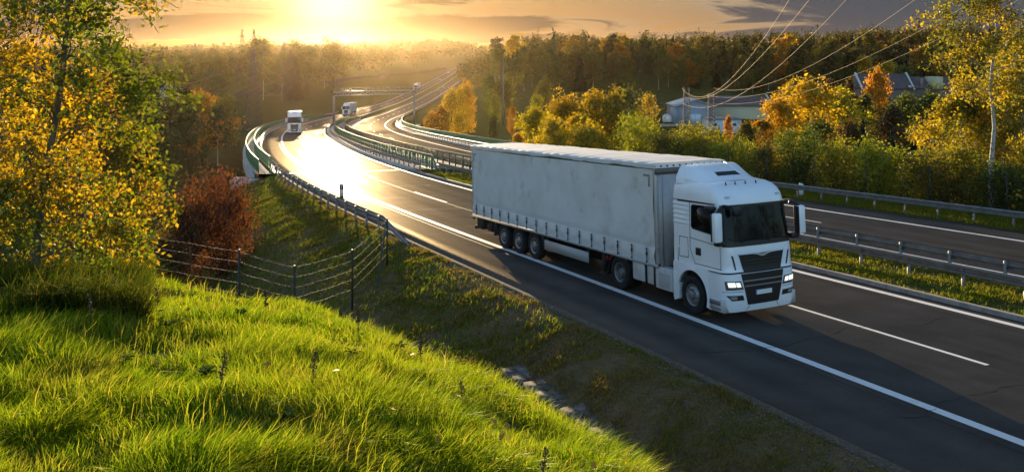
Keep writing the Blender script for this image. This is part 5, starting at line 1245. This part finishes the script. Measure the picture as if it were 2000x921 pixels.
# ------------------------------------------------------------------ buildings
SHEET = mat('sheet_metal_grey', (.30, .33, .37), .5, .2, var=.05); CREAM = mat('cream_render', (.52, .44, .27), .85, var=.06); ROOFB = mat('brown_roof', (.105, .075, .072), .7, var=.15, vscale=.8); WHT = mat('white_render', (.58, .57, .56), .85, var=.05, vscale=.6)
def frame(px, pyb, y, rz): 
    x = (px - 1000) / F * y; return Vector((x, y, land1(x, y)))
def building(name, label, loc, rz, cat='building'):
    r = empty(name, loc, rz); return tag(r, label, cat)
yS = 250.0; k = yS / F
def gz(px, py, y): return (HOR - py) / F * y
# grey shed with a shallow gable facing the camera
xc = (1359 - 1000) * k; z0 = gz(0, 243, yS); W = 78 * k; Hh = (243 - 208) * k; Hr = (243 - 196) * k
r = building('grey_shed', 'grey sheet metal shed with a shallow gable and a pale sliding door', (xc, yS, z0), 0)
b = MB(); b.prism([(-W / 2, -2.5), (W / 2, -2.5), (W / 2, Hh), (0, Hr - .15), (-W / 2, Hh)], 1, 0, 14); 
for i in range(30): b.box((-W / 2 + (i + .5) * W / 30, -.03, Hh / 2), (.06, .06, Hh))
b.build('wall', SHEET, r)
b = MB(); b.prism([(-W / 2 - .4, Hh - .1), (0, Hr), (W / 2 + .4, Hh - .1), (W / 2 + .4, Hh + .12), (0, Hr + .22), (-W / 2 - .4, Hh + .12)], 1, -.4, 14.4); b.build('roof', mat('pale_roof', (.48, .49, .52), .5, .2), r)
b = MB(); b.box2((-W / 2 + 28 * k, -.12, 0), (-W / 2 + 49 * k, -.02, 20 * k)); d = b.build('door', mat('pale_door', (.58, .62, .66), .5), r); b = MB(); b.box2((-W / 2 + 38.3 * k, -.15, 0), (-W / 2 + 38.9 * k, -.12, 20 * k)); b.box2((-W / 2 + 28 * k, -.15, 10 * k), (-W / 2 + 49 * k, -.12, 10.5 * k)); b.build('door_joint', mat('joint_grey', (.25, .27, .3)), d)
# cream building with a brown roof
y2 = 264.0; k2 = y2 / F; x0 = (1400 - 1000) * k2; x1 = (1503 - 1000) * k2; z0 = gz(0, 250, y2); zt = gz(0, 206, y2); zr_ = gz(0, 189, y2)
r = building('cream_warehouse', 'long cream warehouse with a brown roof beside the grey shed', (x0, y2, z0), 0)
b = MB(); b.box2((0, 0, -3), (x1 - x0, 12, zt - z0)); b.build('wall', CREAM, r)
b = MB(); L = x1 - x0; e = zt - z0; tt_ = zr_ - z0; b.add([(-.5, -.5, e), (L + .5, -.5, e), (L + .5, 6, tt_), (-.5, 6, tt_), (-.5, 12.5, e), (L + .5, 12.5, e), (-.5, -.5, e - .25), (L + .5, -.5, e - .25), (-.5, 12.5, e - .25), (L + .5, 12.5, e - .25)], [[[0, 1, 2, 3], [3, 2, 5, 4], [6, 7, 1, 0], [8, 4, 5, 9]], [[0, 3, 4], [1, 5, 2]]]); b.build('roof', ROOFB, r)
b = MB(); b.prism([(-.6, e - .3), (6, tt_ + .1), (12.6, e - .3), (12.6, e), (6, tt_ + .45), (-.6, e)], 0, L + .5, L + 1.0); b.build('gable_edge', WHT, r)
b = MB(); b.box2((0, -.03, e - 1.0), (L, -.005, e - .75)); b.build('band', mat('pale_band', (.6, .55, .42), .8), r)
# low white annexe
y3 = 215.0; k3 = y3 / F; xa = (1385 - 1000) * k3; xb_ = (1448 - 1000) * k3; z0 = gz(0, 263, y3)
r = building('white_annexe', 'low white flat roofed annexe in front of the cream warehouse', (xa, y3, z0), 0)
b = MB(); b.box2((0, 0, -3), (xb_ - xa, 8, 29 * k3)); b.build('wall', WHT, r); b = MB(); b.box2((-.2, -.2, 29 * k3), (xb_ - xa + .2, 8.2, 30.5 * k3)); b.build('roof', mat('roof_felt', (.2, .2, .2)), r)
for u in (8, 32, 46):
    b = MB(); b.box2((u * k3, -.03, 17 * k3), ((u + 7) * k3, -.005, 22 * k3)); b.build('window', mat('dark_window', (.03, .03, .035), .1), r)
# round white tank
yT = 240.0; kT = yT / F; p = pix(1303, 234, yT); b = MB(); R0 = 8.5 * kT
b.lathe([(-.5, R0), (R0 * .7, R0), (R0 * 1.1, R0 * .72), (R0 * 1.3, R0 * .35), (R0 * 1.36, .01)], 24, axis=2)
o = b.build('storage_tank', mat('tank_white', (.5, .5, .5), .4, var=.12), None, smooth=True); o.location = p; tag(o, 'small round white tank left of the grey shed', 'tank')
# low concrete walls by the sheds
yW = 175.0
for (a, c, py0, py1, lab, yy_) in [(1325, 1400, 268, 279, 'low concrete wall in the scrub above the trailer front', 175.0), (1290, 1380, 243, 249, 'low retaining wall at the foot of the grey shed', 243.0)]:
    xa, xb_ = (a - 1000) / F * yy_, (c - 1000) / F * yy_; b = MB(); b.box2((xa, yy_, gz(0, py1, yy_) - 2), (xb_, yy_ + .4, gz(0, py0, yy_))); b.box2((xa - .05, yy_ - .05, gz(0, py0, yy_)), (xb_ + .05, yy_ + .45, gz(0, py0, yy_) + .12)); tag(b.build('concrete_wall', CONC()), lab, 'wall')
# brown roofed house on the right
yH = 330.0; kH = yH / F
xh = (1683 - 1000) * kH; z0 = gz(0, 190, yH); r = building('brown_roofed_hall', 'long brown roofed hall among the trees with a cream dormer block', (xh, yH, z0), 0)
sec = [(0, 102, 145, 172), (102, 185, 151, 172)]
for i, (a, c, t0, t1) in enumerate(sec):
    xa, xb_ = a * kH, c * kH; ez = (190 - t1) * kH; rz_ = (190 - t0) * kH
    b = MB(); b.box2((xa, 0, -3), (xb_, 12, ez)); b.build('wall', mat('dark_brown_wall', (.14, .10, .09), .8), r)  # hall walls in one even dark brown
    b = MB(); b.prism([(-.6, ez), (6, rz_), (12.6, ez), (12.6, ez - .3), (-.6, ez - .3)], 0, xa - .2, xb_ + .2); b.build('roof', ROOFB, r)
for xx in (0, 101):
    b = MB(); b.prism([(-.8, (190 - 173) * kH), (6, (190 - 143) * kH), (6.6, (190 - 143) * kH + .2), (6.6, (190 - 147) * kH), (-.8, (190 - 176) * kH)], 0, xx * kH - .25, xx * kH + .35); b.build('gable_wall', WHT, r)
b = MB(); b.box2((136 * kH, -1.5, (190 - 174) * kH), (155 * kH, 5, (190 - 150) * kH)); b.build('dormer', CREAM, r)
b = MB(); b.box2((116 * kH, 0, (190 - 172) * kH), (119.5 * kH, .8, (190 - 153) * kH)); b.build('chimney', mat('chimney_brick', (.3, .2, .15), .9), r)
b = MB(); b.box2((90 * kH, -.9, (190 - 171) * kH), (95 * kH, -.2, (190 - 167) * kH)); b.build('skylight', WHT, r)
# small gabled house on the left
yq = 320.0; kq = yq / F; p = pix(330, 186, yq); r = building('small_house', 'small pale house with a pitched roof among the trees on the left', p, 0.3)
b = MB(); b.prism([(-3, -4), (3, -4), (3, 2.4), (0, 4.6), (-3, 2.4)], 1, 0, 8); b.build('wall', WHT, r); b = MB(); b.prism([(-3.5, 2.0), (0, 4.7), (3.5, 2.0), (3.5, 2.25), (0, 4.95), (-3.5, 2.25)], 1, -.4, 8.4); b.build('roof', ROOFB, r)
b = MB(); b.box2((-.6, -.03, 1.2), (.5, -.005, 2.4)); b.build('window', mat('dark_window', (0,) * 3), r)

# ------------------------------------------------------------------ pylons, masts, poles, conductors
PYL = mat('pylon_steel', (.045, .042, .04), .85, .0)
def lattice(b, base, h, w0, w1, n, r):
    zs = np.linspace(0, h, n + 1); ws = w0 + (w1 - w0) * (zs / h) ** .8
    C = [(-1, -1), (1, -1), (1, 1), (-1, 1)]
    for i in range(n):
        for j in range(4):
            a = np.array([C[j][0] * ws[i] / 2, C[j][1] * ws[i] / 2, zs[i]]); a2 = np.array([C[j][0] * ws[i + 1] / 2, C[j][1] * ws[i + 1] / 2, zs[i + 1]]); c = C[(j + 1) % 4]
            d = np.array([c[0] * ws[i] / 2, c[1] * ws[i] / 2, zs[i]]); d2 = np.array([c[0] * ws[i + 1] / 2, c[1] * ws[i + 1] / 2, zs[i + 1]])
            b.bar(base + a, base + a2, r); b.bar(base + a, base + d2, r * .6); b.bar(base + d, base + a2, r * .6); b.bar(base + a2, base + d2, r * .6)
def pylon(px, pyb, pyt, y, arms, label, w0=4.5, r=.12, rz=0.0, n=12, ins=True):
    x = (px - 1000) / F * y; zb_ = land1(x, y); h = (HOR - pyt) / F * y - zb_
    root = empty('lattice_pylon', (x, y, zb_), rz); tag(root, label, 'pylon', 'electricity pylons'); o0 = np.zeros(3)
    b = MB(); lattice(b, o0, h, w0, .5, n, r); b.build('tower', PYL, root)
    att = []
    for pya, hw in arms:
        za = (HOR - pya) / F * y - zb_; hwm = hw / F * y; b = MB()
        for s in (-1, 1):
            for q in (-.4, .4): b.bar((0, q, za), (s * hwm, 0, za), r * .7); b.bar((0, q, za + hwm * .18 + .5), (s * hwm, 0, za), r * .7)
            for f in (.3, .6): b.bar((s * hwm * f, 0, za), (s * hwm * f * .8, 0, za + (hwm * .18 + .5) * (1 - f * .8)), r * .5)
        b.build('crossarm', PYL, root)
        for s in (-1, 1):
            if ins:
                b = MB(); b.tube([(s * hwm, 0, za), (s * hwm, 0, za - 1.6)], .12, 6); b.build('insulator', mat('insulator', (.10, .08, .06), .6), root)
            att.append(np.array([x + s * hwm * np.cos(rz), y + s * hwm * np.sin(rz), zb_ + za - (1.6 if ins else 0)]))
    return att
A1 = pylon(494, 226, 96, 235, [(106, 12), (131, 20), (157, 14)], 'tall lattice pylon left of the bridge with wires sagging from its arms', 4.6)
A2 = pylon(496, 170, 58, 420, [(78, 10), (92, 17), (104, 12)], 'grey lattice pylon rising above the trees right behind the nearest one', 6, .10)
A3 = pylon(473, 160, 58, 460, [(72, 8), (83, 12), (92, 12)], 'far lattice pylon on the left of the two that rise above the trees', 6, .10)
A4 = pylon(381, 140, 84, 640, [(92, 8)], 'tiny distant pylon on the wooded skyline at the left', 6, .15, n=8, ins=False)
A5 = pylon(1051, 90, 54, 1000, [(62, 4), (70, 6)], 'tiny distant pylon above the wood in the middle of the skyline', 6, .2, n=8, ins=False)
A6 = pylon(1596, 90, 46, 560, [(52, 3)], 'thin distant mast above the wood on the right', 2.4, .11, n=10, ins=False)
A7 = pylon(562, 215, 112, 330, [(120, 9), (137, 14), (155, 10)], 'faint pylon in the sun haze right of the tall one', 5, .06)
WM = mat('conductor', (.28, .18, .10), .7, .2)
nW = [0]
def wire(a, c, sag, label, r=.03, group='power wires', n=44):
    a = np.array(a, float); c = np.array(c, float); u = np.linspace(0, 1, n)[:, None]
    P = a + (c - a) * u; P[:, 2] -= 4 * sag * u[:, 0] * (1 - u[:, 0]); b = MB(); b.tube(P, r, 4, cap=False); o = b.build('power_wire', WM); return tag(o, label, 'wire', group)
POS = ['upper left', 'upper right', 'middle left', 'middle right', 'lower left', 'lower right']
for i, (p, q) in enumerate(zip(A1, A7)): wire(p, q, 3.6, f'wire from the {POS[i]} arm of the tall pylon towards the sun', .045)
for i, p in enumerate(A1):
    e = np.array([-92 - 20 * (i % 2) - 8, 95 + 22 * (i % 2), -1.0 - 4.6 * (i // 2) ]); wire(p, e, 9.0, f'sagging wire from the {POS[i]} arm of the tall pylon to the left', .04)
wire(pix(560, 40, 420), pix(150, -60, 130), 1, 'thin dark wire high in the sky above the left wood', .02)
# slim lattice masts by the sheds and the wires that swoop up to the right
def mast(px, pyt, pyb, y, label, w=1.2):
    x = (px - 1000) / F * y; zb_ = min(land1(x, y), gz(0, pyb, y)); h = (HOR - pyt) / F * y - zb_
    root = empty('lattice_mast', (x, y, zb_)); tag(root, label, 'mast', 'slim masts by the sheds'); b = MB(); lattice(b, np.zeros(3), h, w, w * .8, 16, .05); b.build('tower', PYL, root)
    return np.array([x, y, zb_ + h])
m1 = mast(1341, 172, 300, 160, 'slim lattice mast in front of the grey shed, left of the pair'); m2 = mast(1389, 183, 300, 160, 'slim lattice mast in front of the white annexe, right of the pair')
for i, (x, py, lab) in enumerate([(1331, 172, 0), (1345, 190, 0), (1334, 202, 0), (1394, 172, 1), (1378, 186, 1), (1399, 202, 1)]):
    p = pix(x, py, 160.0); top = [(1545, -6), (1585, -6), (1658, -6), (1795, -6), (1890, 10), (1990, 0)][i]; mid = [(1372, 190), (1420, 168), (1440, 187), (1560, 140), (1650, 130), (1660, 150)][i]
    e = pix(top[0], top[1], 62.0)
    # choose the sag so that the wire passes through the row seen half way
    best = None
    for sg in np.linspace(1, 22, 80):
        u = np.linspace(0, 1, 60)[:, None]; P = p + (e - p) * u; P[:, 2] -= 4 * sg * u[:, 0] * (1 - u[:, 0]); X = 1000 + F * P[:, 0] / P[:, 1]; Y = HOR - F * P[:, 2] / P[:, 1]
        err = abs(np.interp(mid[0], X, Y) - mid[1])
        if best is None or err < best[0]: best = (err, sg)
    far = p + (e - p) * 1.0
    wire(p, e, best[1], f'{ORD[i]} from left of the sunlit wires swooping up over the right wood', .011, 'wires swooping over the wood')
wire(pix(1240, 196, 175), pix(1341, 204, 160), .3, 'upper of two pale wires running left from the slim mast', .03); wire(pix(1240, 200, 175), pix(1341, 208, 160), .3, 'lower of two pale wires running left from the slim mast', .03)
# bare pole on the meadow
y = 260.0; x = (983 - 1000) / F * y; zb_ = land1(x, y); b = MB(); b.tube([(0, 0, -.5), (0, 0, (HOR - 118) / F * y - zb_)], [.32, .2], 8); o = b.build('tall_pole', mat('pole_grey', (.2, .19, .18), .7)); o.location = (x, y, zb_); tag(o, 'tall bare grey pole on the meadow left of the golden trees', 'pole')

# ------------------------------------------------------------------ grass
def blades(P, h, wd, rg, lean=.5, wind=(.3, -.2), tuft=0.0):
    n = len(P); a = rg.uniform(0, 2 * np.pi, n); side = np.stack([np.cos(a), np.sin(a), a * 0], 1) * (wd / 2)[:, None]
    d = rg.uniform(0, 2 * np.pi, n); L = np.minimum(np.abs(rg.normal(size=n)) * lean, .95) * h
    dv = np.stack([np.cos(d) * L + wind[0] * h, np.sin(d) * L + wind[1] * h, h * 0], 1)
    up = np.stack([h * 0, h * 0, h], 1)
    if tuft:
        q = fbm(P[:, 0] * 1.4, P[:, 1] * 1.4, 71, 2) * 14; dv[:, 0] += np.cos(q) * tuft * h; dv[:, 1] += np.sin(q) * tuft * h
    m = P + up * .55 + dv * .28; t = P + up * (1 - .28 * np.minimum(L / h, 1.5))[:, None] + dv
    V = np.stack([P - side, P + side, m + side * .8, m - side * .8, t], 1).reshape(-1, 3); i = np.arange(n)[:, None] * 5
    return V, [i + np.array([[0, 1, 2, 3]]), i + np.array([[3, 2, 4]])]
def grass_mat(name, a, b_, dry, s=.55, trans=.5):
    m = bpy.data.materials.new(name); m.use_nodes = True; t = NT(m.node_tree); t.n.clear()
    geo = t.new('ShaderNodeNewGeometry'); v = t.new('ShaderNodeTexCoord').outputs['Object']; r = geo.outputs['Random Per Island']
    c = t.mix(t.smooth(t.noise(v, s, 3, .55), .38, .62), (*a, 1), (*b_, 1)); c = t.mix(t.math('MULTIPLY', t.smooth(t.noise(v, s * 3.1, 3, .6), .52, .68), .7), c, (*dry, 1))
    c = t.mix(t.smooth(r, .86, .95), c, (dry[0] * 1.1, dry[1] * 1.05, dry[2], 1)); c = t.mix(1.0, c, t.ramp(r, [(0, (.6,) * 3), (1, (1.35,) * 3)]), 'MULTIPLY')
    d = t.new('ShaderNodeBsdfDiffuse', {'Color': c}); tr = t.new('ShaderNodeBsdfTranslucent', {'Color': t.mix(1.0, c, (1.25, 1.15, .6, 1), 'MULTIPLY')}); g = t.new('ShaderNodeBsdfGlossy', {'Color': (.9, .9, .8, 1), 'Roughness': .32})
    s1 = t.new('ShaderNodeMixShader', {0: trans, 1: d.outputs[0], 2: tr.outputs[0]}); s2 = t.new('ShaderNodeMixShader', {0: .006, 1: s1.outputs[0], 2: g.outputs[0]})
    t.new('ShaderNodeOutputMaterial', {'Surface': s2.outputs[0]}); return m
rg = np.random.default_rng(3)
def grass(name, label, x, y, h, wd, material, lean=.5, cat='grass', wind=(.25, -.25), tuft=0.0):
    z = land(x, y); V, Fc = blades(np.stack([x, y, z - .01], 1), h, wd, rg, lean, wind, tuft); o = mobj(name, make_mesh(name, V, Fc, material)); return tag(o, label, cat, None, 'stuff')
N = 400000
y = 1.5 * (19 / 1.5) ** rg.uniform(0, 1, N) ** .92; t = rg.uniform(-.82, .62, N); x = t * y
ht = hill(x, y); _, D_, _ = sd(x, y); S_l = land(x, y)
cl = fbm(x * 1.6, y * 1.6, 51, 3); big_ = fbm(x * .5, y * .5, 52, 2)
keep = (D_ < -6.9) & (rg.uniform(0, 1, N) < sstep(cl, .16, .42) * .9 + .1) & (ht > S_l - 1.2)
x, y, cl, big_ = x[keep], y[keep], cl[keep], big_[keep]; n = len(x)
h = (.035 + .135 * sstep(cl, .25, .7)) * rg.uniform(.6, 1.35, n) * (.8 + .5 * big_) ; h = h * (.95 - .25 * sstep(y, 5, 11))
grass('bank_grass', 'long bright green grass on the sunlit bank in the foreground', x, y, h, np.maximum(.0055, y * .00085) * rg.uniform(.7, 1.3, n), grass_mat('long_grass', (.135, .24, .009), (.225, .31, .014), (.29, .28, .04)), .6, tuft=.38)
N = 20000; y = 1.5 * (15 / 1.5) ** rg.uniform(0, 1, N); x = rg.uniform(-.82, .6, N) * y; cl = fbm(x * 1.1 + 7, y * 1.1, 55, 2); _, D_, _ = sd(x, y); k = (D_ < -7.2) & (rg.uniform(0, 1, N) < sstep(cl, .45, .7)); x, y = x[k], y[k]
grass('tall_grass', 'taller pale blades standing out of the bank grass', x, y, rg.uniform(.12, .26, len(x)), np.maximum(.005, y * .0009), grass_mat('tall_blades', (.17, .25, .012), (.26, .30, .02), (.26, .24, .05), .9, .5), .45)
N = 26000; y = rg.uniform(6.6, 10.2, N); x = rg.uniform(-.66, -.42, N) * y; cl = fbm(x * .9, y * .9, 57, 2); k = (rg.uniform(0, 1, N) < sstep(cl, .38, .6)); x, y = x[k], y[k]
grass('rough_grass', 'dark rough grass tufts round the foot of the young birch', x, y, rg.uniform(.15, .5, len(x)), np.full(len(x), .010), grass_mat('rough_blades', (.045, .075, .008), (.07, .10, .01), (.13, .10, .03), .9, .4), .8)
# short worn turf on the verge, the median, the far verge and the embankment by the bridge
def scatter(n, ya, yb_, da, db, pw=1.0):
    s = s_at_y(ya) + (s_at_y(yb_) - s_at_y(ya)) * rg.uniform(0, 1, n) ** pw; d = rg.uniform(da, db, n); p = at(s, d); return p[:, 0], p[:, 1], d
x, y, d = scatter(190000, 6, 60, -6.4, -2.95, 1.25); k = rg.uniform(0, 1, len(x)) < sstep(fbm(x * .9, y * .9, 61), .36, .62) * .9 + .06; x, y = x[k], y[k]; dd = np.hypot(x, y)
grass('verge_grass', 'short patchy brown and green turf between the hard shoulder and the ditch', x, y, rg.uniform(.03, .10, len(x)) * (.6 + 1.5 * sstep(fbm(x * 2.1, y * 2.1, 64), .4, .75)), np.maximum(.007, dd * .0007), grass_mat('worn_grass', (.14, .16, .016), (.19, .15, .035), (.24, .17, .07), .8, .4), .9)
x, y, d = scatter(90000, 16, 66, 8.0, 12.2, 1.2); k = rg.uniform(0, 1, len(x)) < sstep(fbm(x * .9, y * .9, 62), .3, .55) * .9 + .1; x, y = x[k], y[k]
z = zmed(np.stack([x, y, zr(y)], 1)); V, Fc = blades(np.stack([x, y, z - .01], 1), rg.uniform(.05, .16, len(x)), np.full(len(x), .026), rg, .6, (.1, -.15)); tag(mobj('median_turf', make_mesh('median_turf', V, Fc, grass_mat('median_blades', (.12, .17, .012), (.16, .17, .018), (.15, .12, .04), .7, .45))), 'sunlit short grass under the double guardrail', 'grass', None, 'stuff')
x, y, d = scatter(45000, 16, 64, 23.0, 27.4, 1.1)
grass('far_verge_grass', 'sunlit grass strip below the far guardrail', x, y, rg.uniform(.06, .22, len(x)), np.full(len(x), .03), grass_mat('far_verge_blades', (.11, .16, .012), (.15, .16, .018), (.15, .12, .04), .7, .45), .5)
x, y, d = scatter(130000, 24, 70, -24, -3.5); k = rg.uniform(0, 1, len(x)) < sstep(fbm(x * .6, y * .6, 63), .28, .55) * .85 + .15; x, y = x[k], y[k]
grass('embankment_grass', 'green and brown grass on the slope between the wire fence and the bridge', x, y, rg.uniform(.06, .24, len(x)), np.full(len(x), .03), grass_mat('slope_blades', (.14, .21, .012), (.17, .19, .02), (.13, .10, .04), .3, .45), .7)
# loose stones along the broken road edge
n = 5200; s = s_at_y(6) + (s_at_y(60) - s_at_y(6)) * rg.uniform(0, 1, n) ** 1.3; d = -2.85 - np.abs(rg.normal(size=n)) * .75; p = at(s, d); p[:, 2] = np.where(d > -3.0, p[:, 2] + .01, land(p[:, 0], p[:, 1]))
oc = np.array([[1, 0, 0], [-1, 0, 0], [0, 1, 0], [0, -1, 0], [0, 0, 1], [0, 0, -.5]]); sz = rg.uniform(.008, .028, n)
V = p[:, None] + (oc[None] * rg.uniform(.6, 1.3, (n, 6, 1))) * sz[:, None, None]; T = np.array([[0, 2, 4], [2, 1, 4], [1, 3, 4], [3, 0, 4], [2, 0, 5], [1, 2, 5], [3, 1, 5], [0, 3, 5]])
tag(mobj('gravel', make_mesh('gravel', V.reshape(-1, 3), [(np.arange(n)[:, None, None] * 6 + T[None]).reshape(-1, 3)], mat('loose_stone', (.15, .135, .12), .9, var=.5, vscale=3))), 'loose pale stones along the edge of the hard shoulder', 'gravel', None, 'stuff')
# dry seed stalks, leafy weeds and fallen leaves on the bank
STK = mat('dry_stalk', (.10, .055, .025), .9)
def stalk(x, y, h, lab, group=None):
    z = land1(x, y); b = MB(); a = rg.uniform(-.12, .12); P = np.stack([np.linspace(0, 1, 6) ** 2 * h * a, np.zeros(6), np.linspace(-.05, h, 6)], 1); b.tube(P, .0026 * max(1, y / 5), 5)
    f = rg.uniform(.45, 1, 90); C = np.stack([rg.normal(size=90) * .010 + f ** 2 * h * a, rg.normal(size=90) * .010, f * h], 1); V = leaf_quads(C, .008 * max(1, y / 6), rg); b.add(V, quads(90)); o = b.build('dock_stalk', STK); o.location = (x, y, z); tag(o, lab, 'plant', group)
for px, y, h, lab in [(1055, 3.75, .34, 'dry brown dock stalk in the grass near the bottom of the picture'), (375, 10.0, .55, 'dry stalk standing above the grass crest in front of the wire fence'), (1405, 4.7, .26, 'dry grass stalk beside the shadowed ditch at the bottom')]: stalk((px - 1000) / F * y, y, h, lab)
for px, y in [(180, 6.2), (310, 7.4), (520, 8.6), (610, 5.2), (700, 7.8), (820, 6.9), (430, 4.6), (905, 5.6)]: stalk((px - 1000) / F * y, y, rg.uniform(.18, .30), 'thin dry seed stalk scattered in the bright bank grass', 'dry stalks on the bank')
WEED = leaf_mat('weed_leaf', (.06, .10, .012), .35, .3, 2.0)
for i, (px, y) in enumerate([(240, 5.4), (330, 6.6), (470, 7.6), (560, 4.4), (840, 5.0), (690, 6.1), (400, 5.2), (120, 6.0), (780, 7.4), (620, 8.8)]):
    x = (px - 1000) / F * y; z = land1(x, y); b = MB()
    for k in range(rg.integers(9, 15)):
        az = rg.uniform(0, 6.28); ln = rg.uniform(.05, .11); el = rg.uniform(.5, 1.15); u = np.linspace(0, 1, 6); c = np.stack([np.cos(az) * u * ln * np.cos(el), np.sin(az) * u * ln * np.cos(el), .03 + u * ln * np.sin(el) - u ** 2 * ln * .35], 1); wv = .016 * np.sin(np.pi * np.clip(u * .95 + .04, 0, 1)) ** .8; sv = np.array([-np.sin(az), np.cos(az), .1])
        b.grid(np.stack([c - sv * wv[:, None], c + (0, 0, -.008), c + sv * wv[:, None]], 1))
    o = b.build('broad_weed', WEED); o.location = (x, y, z + .03); tag(o, 'clump of broad dark weed leaves in the bank grass', 'plant', 'broad leaved weeds on the bank')
FL_ = mat('fallen_leaf', (.42, .16, .02), .7)
for i in range(26):
    y = rg.uniform(3.6, 9); t = rg.uniform(-.5, .12); x = t * y
    V = leaf_quads(np.zeros((1, 3)), .024, rg, .7, 1.5); b = MB(); b.add(np.concatenate([V, V + (0, 0, .001)]), [[[0, 1, 2, 3], [7, 6, 5, 4]]]); o = b.build('fallen_leaf', FL_); o.location = (x, y, land1(x, y) + .13); tag(o, 'small fallen orange leaf caught in the bright grass', 'leaf', 'fallen leaves on the bank')
# ------------------------------------------------------------------ evening haze
HAZE_D = 0.000018
m = bpy.data.materials.new('evening_haze'); m.use_nodes = True; t = NT(m.node_tree); t.n.clear()
v = t.new('ShaderNodeVolumePrincipled', {'Color': (1.0, 0.74, 0.46, 1), 'Density': HAZE_D, 'Anisotropy': 0.85}); t.new('ShaderNodeOutputMaterial', {'Volume': v.outputs[0]})
b = MB(); b.box2((-2650, -66, -60), (2650, 2340, 37)); o = b.build('haze', m); tag(o, 'golden evening haze over the valley', 'haze', None, 'stuff')
